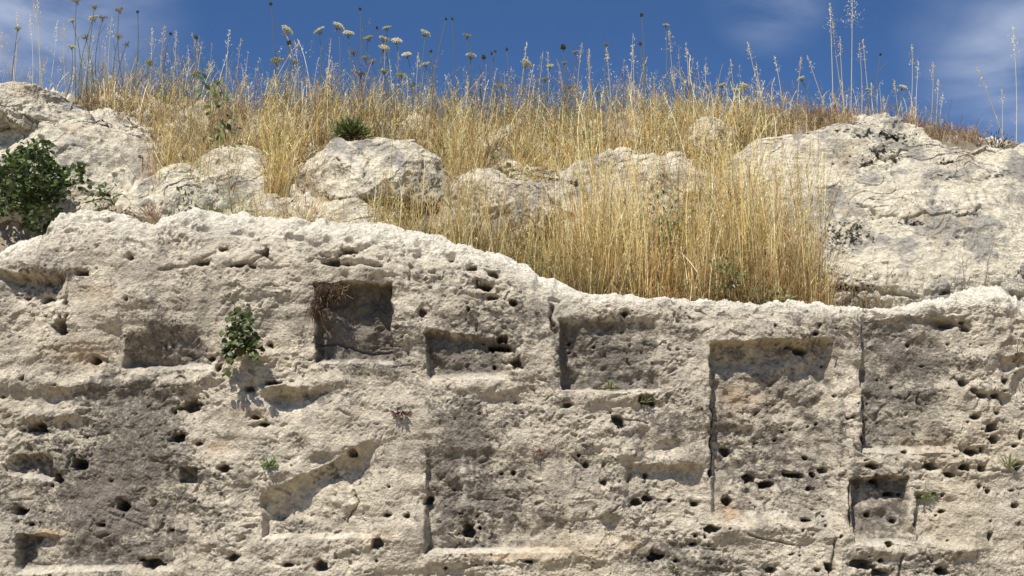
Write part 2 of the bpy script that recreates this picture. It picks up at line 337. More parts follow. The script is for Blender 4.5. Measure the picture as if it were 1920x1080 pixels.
HOLES = [(80,558,11,7),(42,556,6,4),(112,612,13,13),(152,511,14,6),(175,674,11,7),(41,710,4,4),(404,689,6,9),(393,670,8,5),(413,463,7,5),(247,487,7,5),(493,473,10,7),(447,497,13,4),(472,500,6,4),(617,490,17,6),(377,492,12,5),(240,563,4,4),(120,567,4,5),(85,592,4,3),(203,408,5,4),(505,717,14,4),(502,643,5,4),
(653,475,17,6),(883,503,11,5),(923,512,10,7),(907,537,17,6),(792,585,8,7),(878,580,3,4),(963,570,9,6),(942,635,10,8),(938,652,22,6),(970,680,11,11),(927,688,4,5),(1172,588,7,5),(647,497,10,5),(710,502,6,4),(847,480,7,4),(923,557,11,4),(1115,648,3,3),
(1502,655,14,7),(1487,650,7,5),(1787,608,12,5),(1817,615,9,6),(1807,603,7,3),(1527,627,6,3),(1892,713,8,6),(1807,718,9,5),
(70,800,16,11),(147,870,15,11),(103,897,13,10),(420,878,11,8),(230,950,12,11),(350,760,19,10),(370,832,6,4),(53,983,5,4),(287,1055,20,9),(322,994,4,3),(492,795,11,5),(475,782,8,5),(465,728,9,6),(540,1060,12,4),(437,1045,9,5),(330,822,14,8),
(878,995,15,14),(803,937,11,9),(708,1018,11,9),(1158,788,13,10),(1212,750,14,8),(1196,943,10,7),(1212,935,10,6),(1132,904,6,5),(1098,872,6,6),(1212,892,5,5),(963,887,5,5),(940,888,4,3),(1258,938,5,5),(1230,1045,13,8),(728,966,7,3),(765,967,5,5),(990,1053,8,3),(1085,853,4,3),
(1365,846,10,8),(1516,858,4,4),(1410,895,12,8),(1443,907,18,7),(1497,890,16,6),(1530,890,6,6),(1549,883,8,4),(1521,916,4,4),(1368,942,8,9),(1333,793,3,5),(1332,887,5,11),(1332,992,13,8),(1617,822,4,10),(1698,847,6,4),(1635,873,8,5),(1747,873,13,7),(1810,875,9,7),(1848,877,9,7),(1785,889,9,6),(1912,873,8,6),(1827,847,17,6),(1868,823,11,9),(1862,800,9,8),(1832,782,9,5),(1843,740,9,6),(1828,732,8,6),(1870,740,10,5),(1918,815,4,9),(1647,902,9,5),(1673,925,10,4),(1692,927,5,3),(1630,965,5,4),(1678,977,6,4),(1715,977,4,8),(1858,922,6,5),(1842,911,4,4),(1753,925,6,4),(1515,976,9,3),(1667,1022,8,7),(1857,1007,5,8),(1768,959,6,3),(1303,945,8,5),(1445,1070,9,5),(1532,1070,5,3),(1553,1063,7,9),(1613,1057,26,11),(1650,1075,14,8),(1908,947,5,5),(1908,835,6,4),(1268,1052,5,4),(1760,1070,14,8),(1300,1020,8,4),(30,960,16,7),(190,985,8,4),(600,1062,16,8),(660,850,10,7),(1065,760,8,4)]
rr = np.random.default_rng(5)
for k in range(85):       # tiny weathering pits, thicker towards the right edge
    x = rr.uniform(0, 1920) if k < 24 else rr.uniform(1450, 1990); y = rr.uniform(500, 1080)
    if y > top_py(x) + 30: HOLES.append((x, y, rr.uniform(1.8, 4.0), rr.uniform(1.5, 3.2)))
hole = np.zeros(len(P)); hd = np.zeros(len(P))
h1 = perlin(P32 / .022, 36); h2 = perlin(P32 / .05, 37)
for (hx, hy, rx, ry) in HOLES:
    w = np.where((np.abs(px - hx) < rx * 2.6) & (np.abs(py - hy) < ry * 2.6) & front)[0]
    if not len(w): continue
    e = np.sqrt(((px[w] - hx) / rx) ** 2 + ((py[w] - hy) / ry) ** 2) * (1 + .42 * h1[w] + .60 * h2[w])
    D = min(.16, .0027 * (rx + ry) * 2.1 + .02)
    hole[w] = np.maximum(hole[w], D * (1 - sst(.55, 1.12, e)) + .010 * np.exp(-((e - 1.2) / .5) ** 2) * min(1, rx / 8))
    hd[w] = np.maximum(hd[w], 1 - sst(.9, 1.5, e))
w = np.where(front & (np.abs(qx - 353) < 22) & (np.abs(qy - 891) < 20))[0]     # cut square socket
sq = (1 - sst(13, 17, np.abs(px[w] - 353 + wx1[w] * .25))) * (1 - sst(12, 16, np.abs(py[w] - 891 + wy1[w] * .25)))
hole[w] = np.maximum(hole[w], .07 * sq)

warp = P32 + np.stack([perlin(P32 / .10, 41), np.zeros(len(P), np.float32), perlin(P32 / .10, 42)], 1) * .035
flat = np.ones(len(P)); flat[nid > 0] = .75
rough = .22 + 1.2 * sst(-.4, .5, fbm(P32 / .38, 3, 43))
cr_a = fbm(warp / .085, 4, 51, .55, 'b'); cr_b = fbm(warp * np.array([1, 1, 1.5], np.float32) / .13, 4, 61, .5, 'r')
arc = np.concatenate([np.zeros((1, NC)), np.cumsum(np.hypot(np.diff(P[:, 1].reshape(NR, NC), axis=0), np.diff(P[:, 2].reshape(NR, NC), axis=0)), 0)]).ravel().astype(np.float32)
arc = arc + np.tile((P[:NC, 2]), NR)
gu = P32[:, 0] + perlin(P32 / .05, 72) * .016; gv = arc + perlin(P32 / .05, 73) * .016
grn, gtone = grains(gu, gv, 3); fine = fbm(P32 / .016, 3, 71, .7); pit = sst(.32, .62, perlin(warp / .04, 45) + .25 * perlin(warp / .015, 46))
big = .06 * fbm(P32 / .95, 2, 81); med = .032 * fbm(P32 / .30, 3, 84)
disp = big + med * flat + rough * (.0050 * cr_a + .0050 * cr_b) * flat + .0047 * grn * (.22 + .75 * rough) + .0022 * fine - .013 * pit * rough + ridge
strata = fbm(P32 * np.array([1, 1, 4.5], np.float32) / .5, 3, 88)
disp += .012 * strata * flat
rot = np.stack([P32[:, 0] * .8 + arc * .6, P32[:, 1] * 0, -P32[:, 0] * .6 + arc * .8], 1)
disp += .0042 * fbm(rot * np.array([2.5, 1, 26], np.float32), 2, 151, .6) * sst(-.15, .25, perlin(P32 / .4, 153))          # slanting tool marks
brow = sst(.1, .6, Nn[:, 2]); disp += brow * (.008 * cr_b + .006 * cr_a + .003 * grn) - brow * .03 * sst(.25, .5, perlin(P32 / .09, 154))
bed = np.abs(perlin(P32 * np.array([1, 1, 5], np.float32) / .8, 155)); disp -= .007 * (1 - sst(0, .07, bed + .05 * cr_a)) * sst(.1, .45, perlin(P32 / .22, 156))
# the outcrop runs out at its right end into broken rubble
edge = sst(1840, 1930, px0 + wx1 * 2) * (py0 < 760)
disp -= edge * (.05 + .09 * np.abs(perlin(P32 / .12, 89)))
P2 = P + Nn * disp[:, None]
P2[:, 1] += depth + np.where(front, hole, 0) + 0
# colours
CREAM = np.array([.615, .545, .435]); GREY = np.array([.135, .122, .104]); PURP = np.array([.160, .136, .120]); OCH = np.array([.52, .36, .21]); WHITE = np.array([.77, .72, .61]); WARM = np.array([.57, .49, .36])
n_a = fbm(P32 / .42, 5, 101, .6); n_b = fbm(P32 / .16, 5, 107, .62); n_c = fbm(P32 / .6, 4, 113, .55)
STAINS = [(1230,800,120,55,.6),(1100,880,90,60,.45),(1480,850,110,110,.5),(200,920,150,140,1.1),(290,990,70,70,.9),(680,650,62,55,1.2),(1300,1050,160,40,.6),(980,960,90,60,.6),(868,870,50,130,1.3),(1060,690,30,70,.6),(1680,640,90,60,.75),(310,640,80,60,.8),(900,640,70,50,.9),(1650,905,55,30,.8),(1900,760,60,40,.3),(60,545,60,30,.5),(240,860,110,190,1.0),(150,740,70,60,.5),(860,880,45,110,1.15),(850,1000,60,50,.5),(120,960,130,90,.7),(320,610,90,60,.5),(665,620,70,75,.9),(860,660,70,55,.95),(950,600,90,60,.5),(1130,660,90,80,.7),(1450,760,140,160,.5),(1700,700,110,110,.6),(1500,930,90,60,.35),(980,780,110,50,.5),(640,745,90,35,.6),(1200,960,90,40,.3),(1650,980,60,60,.35),(1720,1060,200,30,.4),(1290,1070,120,60,.35),(60,520,80,50,.5),(950,930,120,80,.35),(330,540,160,40,.35),(820,540,120,40,.35),(60,840,70,40,.4),(1740,640,70,60,.5)]
st = np.zeros(len(P))
for (sx, sy, rx, ry, s) in STAINS:
    e = ((px + wx1 * 3 - sx) / rx) ** 2 + ((py + wy1 * 3 - sy) / ry) ** 2
    st = np.maximum(st, s * np.exp(-e * .8))
g = np.clip(sst(-.22, .62, n_a * .6 + n_b * .7 + (st - .40) * 2.0 + gtone * .75 + fine * .22), 0, 1)
runs = sst(.0, .6, fbm(P32 * np.array([9, 1, 1.1], np.float32) / .4, 4, 145, .6)) * sst(-.1, .3, n_c)
g = np.clip(g * (.72 + .5 * sst(-.3, .4, fbm(P32 / .028, 3, 147, .7) + gtone * .4)) + .18 * runs * (front), 0, 1)
n_d = fbm(P32 / .07, 4, 141, .65); g = np.clip(g + .55 * sst(.25, .75, n_d + gtone * .3) * (.35 + st), 0, 1)
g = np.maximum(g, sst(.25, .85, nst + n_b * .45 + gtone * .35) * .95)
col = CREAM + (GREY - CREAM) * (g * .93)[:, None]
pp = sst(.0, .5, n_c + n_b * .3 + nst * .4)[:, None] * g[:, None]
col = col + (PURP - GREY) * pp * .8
mo = sst(-.05, .55, fbm(P32 / .24, 5, 171, .66) + gtone * .3)[:, None] * .55; col = col + (np.array([.31, .28, .235]) - col) * mo * (1 - g[:, None])
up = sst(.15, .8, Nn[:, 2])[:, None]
col = col * (1 - up * .82) + WHITE * up * .82                # bleached top, with the sunlit white of upward faces painted in
wm = (sst(.1, .6, fbm(P32 / .7, 3, 119)) * sst(650, 900, py) * (1 - g))[:, None]; col = col + (WARM - col) * wm * .6
for (sx, sy, rx, ry) in [(700,1005,40,8),(1040,1030,60,9),(460,778,30,14),(950,1042,70,7),(410,838,24,10),(1370,960,26,14),(1395,745,40,28),(1735,838,50,20),(90,1000,30,8),(1180,1020,30,16),(150,655,50,25),(180,550,30,14)]:
    e = np.exp(-(((px + wx1 - sx) / rx) ** 2 + ((py + wy1 - sy) / ry) ** 2))[:, None]
    col = col + (OCH - col) * np.clip(e * (.45 + .5 * n_b[:, None]), 0, .8)
col = col + (WHITE * .97 - col) * (sill * .5 * (.25 + .8 * sst(-.4, .4, n_b + gtone * .5)))[:, None]  # sunlit brightness of the niche sills painted in as paler colour
wob = perlin(P32 / .22, 143) * 12; wid = .7 + .8 * sst(-.3, .3, perlin(P32 / .12, 144))
sk = np.zeros(len(P))                                         # pale vertical drip streaks
for (sx, y0, y1, w_, s) in [(866, 810, 960, 7, .9), (884, 840, 960, 3, .6), (858, 800, 880, 3, .5), (1010, 860, 960, 3, .3), (1195, 640, 760, 3, .35), (995, 560, 620, 3, .3), (600, 640, 1010, 3, .2), (893, 830, 990, 2.5, .6), (845, 720, 800, 3, .4), (262, 750, 800, 2, .3), (310, 880, 960, 2, .4)]:
    sk = np.maximum(sk, .55 * s * np.exp(-((px + wx1 * .6 + wob - sx) / (w_ * wid)) ** 2) * sst(y0, y0 + 30, py) * (1 - sst(y1 - 30, y1, py)) * (.5 + .8 * sst(-.2, .3, h2)))
col = col + (WHITE - col) * sk[:, None]
sk2 = (fbm(P32 * np.array([6, 1, .6], np.float32) / .5, 3, 131)); k2 = (sst(.2, .8, sk2) * .35 * ((px > 1330) & (px < 1600) & (py > 640) & (py < 960)))[:, None]
col = col + (GREY - col) * k2
col = col * (1 + .15 * n_b[:, None] + .16 * gtone[:, None])
FC = grid_faces(NR, NC)
fid = nid[FC[:, 0]]
wall = thing('rock_wall', 'long weathered limestone wall carved with shallow square niches and pitted with holes', 'rock wall', (0, 0, 0))
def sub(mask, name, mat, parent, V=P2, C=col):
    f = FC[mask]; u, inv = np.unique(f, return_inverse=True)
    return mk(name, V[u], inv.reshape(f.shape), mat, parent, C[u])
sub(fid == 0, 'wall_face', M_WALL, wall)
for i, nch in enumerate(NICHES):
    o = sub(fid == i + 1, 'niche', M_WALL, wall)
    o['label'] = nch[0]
WALLV = (P2, px0, py0)

# ------------------------------------------------------------------ rocks of the upper tier
def poly_r(outl, c, th):
    a = np.array(outl, float); d = a - c
    ang = np.unwrap(np.arctan2(d[:, 1], d[:, 0])); r = np.hypot(d[:, 0], d[:, 1])
    an = np.arctan2(d[:, 1], d[:, 0]); o = np.argsort(an); an, r = an[o], r[o]
    return np.interp(th, np.concatenate([an - 2 * np.pi, an, an + 2 * np.pi]), np.tile(r, 3))
WROCK = np.array([.67, .61, .485]); GROCK = np.array([.27, .26, .24]); TROCK = np.array([.50, .41, .29])
def boulder(name, label, outl, Yc, T, seed, NT=700, NM=150, flatp=3.0, amp=1.0, tilt=.0, grey=.0, tan=0., holes=(), cracks=(), facets=9, lichen=()):
    a = np.array(outl, float); c = a.mean(0)
    th = np.linspace(-np.pi, np.pi, NT, endpoint=False)
    R = poly_r(outl, c, th); q_ = np.stack([np.cos(th) * R / 40, np.sin(th) * R / 40, th * 0 + seed * 3.3], 1); R = R * 1.0 + np.minimum(R, 120) / 120 * 6.5 * fbm(q_, 4, 251, .5, 'r')
    rf = np.sin(np.linspace(0, np.pi / 2, NM)) ** .9; rb = np.sin(np.linspace(np.pi / 2, 0, 26))[1:]
    V = []; cx, cz = atY(c[0], c[1], Yc)
    bx, bz = atY(c[0] + R * np.cos(th), c[1] + R * np.sin(th), Yc)
    for k, r in enumerate(np.concatenate([rf, rb])):
        yy = T * (1 - r ** flatp) ** (1 / flatp) if r < 1 else 0
        s = -1 if k < NM else 1
        x = cx + (bx - cx) * r; z = cz + (bz - cz) * r
        V.append(np.stack([x, Yc + s * yy + tilt * (z - cz), z], 1))
    nr = len(V); V = np.concatenate(V)
    G = V.reshape(nr, NT, 3)
    ctr = np.array([cx, Yc, cz]); rs = np.random.default_rng(60 + seed); Vd = V - ctr
    for k in range(facets):
        nv = np.array([rs.uniform(-.8, .8), -rs.uniform(.7, 1.2), rs.uniform(-.15, .9)]); nv /= np.linalg.norm(nv)
        pr = Vd @ nv; h = pr.max() * rs.uniform(.66, .9); Vd = Vd - nv * np.maximum(0, pr - h)[:, None] * .96
    V = Vd + ctr; G = V.reshape(nr, NT, 3)
    du = np.roll(G, -1, 1) - np.roll(G, 1, 1); dv = np.gradient(G, axis=0)
    N_ = np.cross(du, dv); l = np.linalg.norm(N_, axis=2, keepdims=True); N_ = N_ / np.maximum(l, 1e-9)
    N_[0] = (0, -1, 0); N_[-1] = (0, 1, 0)
    ctr = np.array([cx, Yc, cz]); sgn = np.sign(((G - ctr) * N_).sum(2, keepdims=True)); sgn[sgn == 0] = 1
    N_ = (N_ * sgn).reshape(-1, 3)
    V32 = (V + seed * 1.7).astype(np.float32)
    wp = V32 + np.stack([perlin(V32 / .2, 201), perlin(V32 / .2, 202), perlin(V32 / .2, 203)], 1) * .06
    bg_, bt_ = grains((V32[:, 0] + .5 * V32[:, 1] + perlin(V32 / .06, 228) * .02) * .8, (V32[:, 2] - .6 * V32[:, 1] + perlin(V32 / .06, 229) * .02) * .8, 5)
    d = amp * (.065 * fbm(V32 / .55, 3, 211) + .022 * fbm(wp / .22, 4, 215, .5, 'r') + .0065 * fbm(wp / .08, 4, 221, .5, 'b')) * .8 + .0050 * bg_ * (.4 + .9 * sst(-.4, .4, perlin(V32 / .3, 227)))
    cell = perlin(wp / .35, 231); d += amp * .05 * (np.round(cell * 3.5) / 3.5 - cell) * .6
    pt = sst(.28, .6, perlin(wp / .045, 233)) * sst(0, .4, perlin(V32 / .35, 234)); d -= .014 * pt
    bpx, bpy = proj(V); fr = N_[:, 1] < 0.2
    jx = bpx + perlin(V32 / .05, 235) * 5; jy = bpy + perlin(V32 / .05, 236) * 5
    strat_ = fbm(V32 * np.array([.6, .6, 3], np.float32) / .4, 3, 253, .5, 'r'); d += .009 * strat_
    for (hx, hy, rx, ry) in holes:
        e = np.sqrt(((jx - hx) / rx) ** 2 + ((jy - hy) / ry) ** 2); d -= np.where(fr, (.03 + .003 * rx) * (1 - sst(.5, 1.1, e)), 0)
    for pts, hw, dp in cracks:
        q = np.array(pts, float); best = np.full(len(V), 1e9)
        for s, e in zip(q[:-1], q[1:]):
            dd = e - s; t = np.clip(((jx - s[0]) * dd[0] + (jy - s[1]) * dd[1]) / (dd @ dd), 0, 1)
            best = np.minimum(best, np.hypot(jx - s[0] - t * dd[0], jy - s[1] - t * dd[1]))
        d -= np.where(fr, dp * np.exp(-(best / hw) ** 2), 0)
    V = V + N_ * d[:, None]
    cn = fbm(V32 / .3, 5, 241, .6); cb = fbm(V32 / .12, 4, 245, .6); ct = fbm(V32 / .4, 4, 249, .6)
    gg = sst(.05 - grey, .7 - grey, cn + .5 * cb + .3 * bt_)[:, None]; tt = sst(.25 - tan, .9 - tan, ct + .3 * cb)[:, None]
    C = WROCK + (GROCK - WROCK) * gg * .85; C = C + (TROCK - C) * tt * .7
    C = C * (1 + .14 * cb[:, None] + .13 * bt_[:, None])
    sp_ = fbm(V32 / .03, 3, 261, .7)
    for (hx, hy, rx, ry) in lichen:
        e = np.exp(-(((bpx - hx) / rx) ** 2 + ((bpy - hy) / ry) ** 2)); k = (sst(.30, .55, sp_ * .8 + (e - .45) * .9) * fr)[:, None]; C = C * (1 - .9 * k)
    idx = np.arange(nr * NT).reshape(nr, NT); nx = np.roll(idx, -1, 1)
    f = np.stack([idx[:-1], nx[:-1], nx[1:], idx[1:]], -1).reshape(-1, 4)
    o = mk(name, V, f, M_ROCK, None, C)
    tag(o, label, 'rock', 'pale rocks above the carved wall')
    return o
def gy_(px, py): return float(Yg(px, py)[0])
boulder('boulder', 'big whitish slab sloping down under the overhanging block at far left', [(-260, 250), (-100, 240), (0, 233), (70, 225), (140, 236), (200, 240), (250, 264), (296, 300), (316, 345), (300, 385), (250, 410), (100, 440), (0, 450), (-150, 450), (-260, 400)], 1.55, .42, 1, tilt=.55, grey=.05,
        holes=[(218, 323, 7, 5), (284, 333, 5, 3), (78, 262, 6, 4), (265, 298, 5, 4), (233, 312, 5, 3)], cracks=[([(0, 235), (60, 222), (110, 240), (140, 255)], 3, .04)])
boulder('boulder', 'rugged overhanging block on top of the far left slab', [(-230, 225), (-100, 205), (0, 204), (30, 194), (45, 180), (80, 174), (125, 175), (150, 186), (168, 208), (160, 232), (142, 250), (120, 246), (90, 232), (40, 238), (0, 240), (-150, 260)], 1.45, .34, 2, amp=1.1, tilt=.15, tan=.1, grey=.1)
boulder('rubble_ridge', 'crumbly ridge of pitted rubble running down right of the left slab', [(140, 196), (175, 185), (215, 195), (245, 215), (268, 240), (300, 268), (340, 288), (366, 305), (384, 350), (392, 395), (350, 410), (305, 385), (300, 330), (262, 275), (215, 250), (170, 240)], 1.85, .30, 3, amp=1.5, tilt=.4, tan=.25,
        holes=[(218, 208, 8, 5), (250, 232, 8, 5), (235, 228, 6, 4), (298, 290, 6, 5)])
boulder('boulder', 'low lumpy rocks between the left slab and the large rounded boulder', [(388, 330), (405, 300), (430, 284), (458, 277), (486, 284), (500, 302), (520, 292), (548, 305), (570, 330), (580, 400), (540, 430), (400, 425), (375, 400)], 1.45, .34, 4, amp=1.2, tilt=.4, tan=.12)
boulder('boulder', 'small block low down left of the large rounded boulder', [(262, 360), (290, 325), (325, 312), (362, 322), (398, 355), (412, 420), (330, 445), (262, 430)], 1.15, .26, 12, NT=500, NM=110, amp=1.1, tilt=.5, facets=3)
boulder('boulder', 'large rounded white boulder in front of the tall dry grass', [(548, 310), (565, 290), (600, 278), (634, 260), (662, 274), (700, 266), (745, 272), (782, 276), (805, 292), (830, 318), (852, 352), (850, 385), (810, 400), (740, 395), (690, 392), (620, 380), (572, 352), (552, 330)], 1.35, .40, 5, amp=1.0, tilt=.45, grey=.02,
        cracks=[([(600, 372), (640, 380), (700, 384), (760, 376), (830, 385)], 4, .06), ([(672, 275), (690, 300), (680, 330)], 2.5, .02)], holes=[(655, 312, 5, 3), (640, 300, 4, 3)])
boulder('boulder', 'low tan coloured rock behind the dry tufts on top of the carved wall', [(330, 430), (380, 402), (450, 392), (520, 380), (560, 388), (600, 396), (680, 402), (740, 414), (760, 450), (600, 480), (400, 480), (320, 460)], 1.12, .20, 15, NT=800, NM=120, amp=1.3, tilt=.7, tan=.45)
boulder('boulder', 'fractured pale rock at the left end of the middle rock band', [(838, 400), (856, 358), (895, 332), (935, 330), (962, 346), (1010, 352), (1045, 400), (1010, 460), (880, 450)], 1.4, .26, 16, NT=500, NM=110, amp=1.2, tilt=.6, tan=.3, facets=3)
boulder('boulder', 'smooth pale stone lying under the large rounded boulder', [(590, 420), (605, 392), (640, 380), (680, 388), (712, 410), (720, 440), (650, 450), (595, 440)], 1.0, .20, 6, NT=450, NM=90, amp=.8, tilt=.4)
boulder('boulder', 'long pale rock band showing through the grass in the middle', [(840, 400), (870, 345), (900, 322), (932, 317), (962, 334), (1000, 344), (1045, 333), (1095, 318), (1128, 292), (1165, 287), (1205, 303), (1245, 320), (1278, 308), (1305, 328), (1350, 345), (1400, 360), (1430, 440), (1380, 520), (1200, 530), (1000, 500), (880, 460)], 1.75, .42, 7, NT=1100, NM=180, amp=1.2, tilt=.55, tan=.22, facets=3,
        holes=[(962, 405, 8, 5), (1000, 380, 6, 4)])
boulder('boulder', 'huge pale slab rising to the skyline at right', [(1350, 440), (1345, 360), (1372, 300), (1405, 268), (1450, 268), (1485, 256), (1530, 244), (1560, 252), (1592, 248), (1602, 234), (1650, 236), (1662, 254), (1692, 260), (1715, 282), (1750, 294), (1800, 306), (1830, 292), (1862, 300), (1895, 318), (1935, 345), (2050, 380), (2200, 420), (2300, 560), (2100, 660), (1800, 640), (1560, 640), (1430, 600), (1380, 520)], 1.70, .62, 8, NT=1500, NM=330, flatp=3.2, amp=.9, tilt=.45, grey=.10, facets=3,
        cracks=[([(1608, 378), (1632, 390), (1650, 403), (1672, 401), (1690, 411), (1718, 404), (1745, 409), (1770, 403), (1792, 413), (1815, 408), (1838, 393)], 1.8, .03), ([(1640, 285), (1655, 300), (1700, 285)], 2, .03), ([(1560, 540), (1640, 545), (1720, 560)], 3, .03)],
        holes=[(1655, 262, 6, 3), (1675, 266, 9, 3), (1622, 306, 7, 3), (1648, 297, 6, 2), (1775, 305, 13, 3), (1715, 422, 9, 3), (1770, 550, 10, 5)],
        lichen=[(1620, 256, 40, 14), (1672, 262, 42, 16), (1648, 290, 40, 14), (1625, 306, 22, 7), (1775, 303, 30, 8), (1765, 335, 30, 8), (1710, 416, 40, 8), (1800, 408, 35, 8), (1590, 440, 60, 30), (1600, 538, 40, 12), (1575, 245, 25, 8), (1865, 330, 30, 10), (1670, 300, 26, 8)])
boulder('boulder', 'dark pitted rock low at the right edge below the huge slab', [(1838, 560), (1850, 535), (1880, 528), (1905, 512), (1950, 515), (2050, 540), (2050, 620), (1850, 600)], .95, .2, 9, NT=500, NM=100, amp=1.6, tilt=.2, grey=.5, holes=[(1910, 523, 16, 9), (1870, 548, 12, 7), (1905, 560, 12, 6)])
boulder('boulder', 'small white rock on the skyline at the right edge', [(1872, 300), (1890, 285), (1915, 275), (1960, 270), (2050, 290), (2080, 400), (1930, 380)], 2.3, .3, 10, NT=450, NM=90, amp=.9, tilt=.3)
boulder('stone', 'white stone peeping out of the grass near the skyline centre', [(920, 262), (935, 244), (955, 238), (975, 246), (985, 262), (960, 280), (930, 278)], 2.25, .12, 11, NT=260, NM=60, amp=.6, tilt=.3)
boulder('stone', 'group of jagged stones in the grass left of the huge slab', [(1255, 290), (1268, 250), (1300, 236), (1330, 232), (1355, 250), (1380, 245), (1410, 262), (1420, 300), (1340, 320)], 2.1, .2, 13, NT=450, NM=90, amp=1.2, tilt=.4)
boulder('stone', 'low pale stone in grass above the middle rock band', [(1170, 262), (1185, 246), (1205, 250), (1212, 268), (1190, 282)], 2.2, .1, 14, NT=240, NM=60, amp=.6, tilt=.3)

# ------------------------------------------------------------------ grass
RUST = np.array([[.42, .25, .10], [.50, .32, .14], [.34, .19, .08], [.56, .40, .19]])
STRAW = np.array([[.74, .56, .23], [.60, .41, .14], [.82, .67, .34], [.44, .26, .09], [.66, .57, .24], [.88, .77, .48]])
BROWN = np.array([[.36, .24, .12], [.44, .30, .15], [.30, .20, .11], [.50, .36, .18], [.24, .19, .10]])
OLIVE = np.array([[.20, .22, .08], [.28, .28, .11], [.15, .19, .07], [.34, .32, .14]])
class Geo:
    def __init__(s): s.V = []; s.Q = []; s.C = []; s.n = 0
    def add(s, V, Q, C):
        s.V.append(V.reshape(-1, 3)); s.Q.append(Q + s.n); s.C.append(C.reshape(-1, 3)); s.n += len(s.V[-1])
    def build(s, name, mat, parent=None, off=None):
        V = np.concatenate(s.V)
        if off is not None: V = V - np.asarray(off)
        return mk(name, V, np.concatenate(s.Q), mat, parent, np.concatenate(s.C), smooth=True)
def ribbons(g, PT, wd, side, col):
    """PT (n,K,3), wd (n,K), side (n,3) unit, col (n,3) or (n,K,3)."""
    n, K, _ = PT.shape
    if n == 0: return
    L = PT - side[:, None] * wd[:, :, None] * .5; Rr = PT + side[:, None] * wd[:, :, None] * .5
    V = np.stack([L, Rr], 2)
    base = (np.arange(n) * K * 2)[:, None] + (np.arange(K - 1) * 2)[None]
    Q = np.stack([base, base + 1, base + 3, base + 2], -1).reshape(-1, 4)
    if col.ndim == 2: col = np.repeat(col[:, None], K, 1)
    g.add(V, Q, np.repeat(col[:, :, None], 2, 2))
def hside(n, r, cam=.55):
    """mostly random, a little broad side on"""
    a = r.uniform(-1, 1, n) * math.pi * cam
    return np.stack([np.cos(a), np.sin(a), np.zeros(n)], 1)
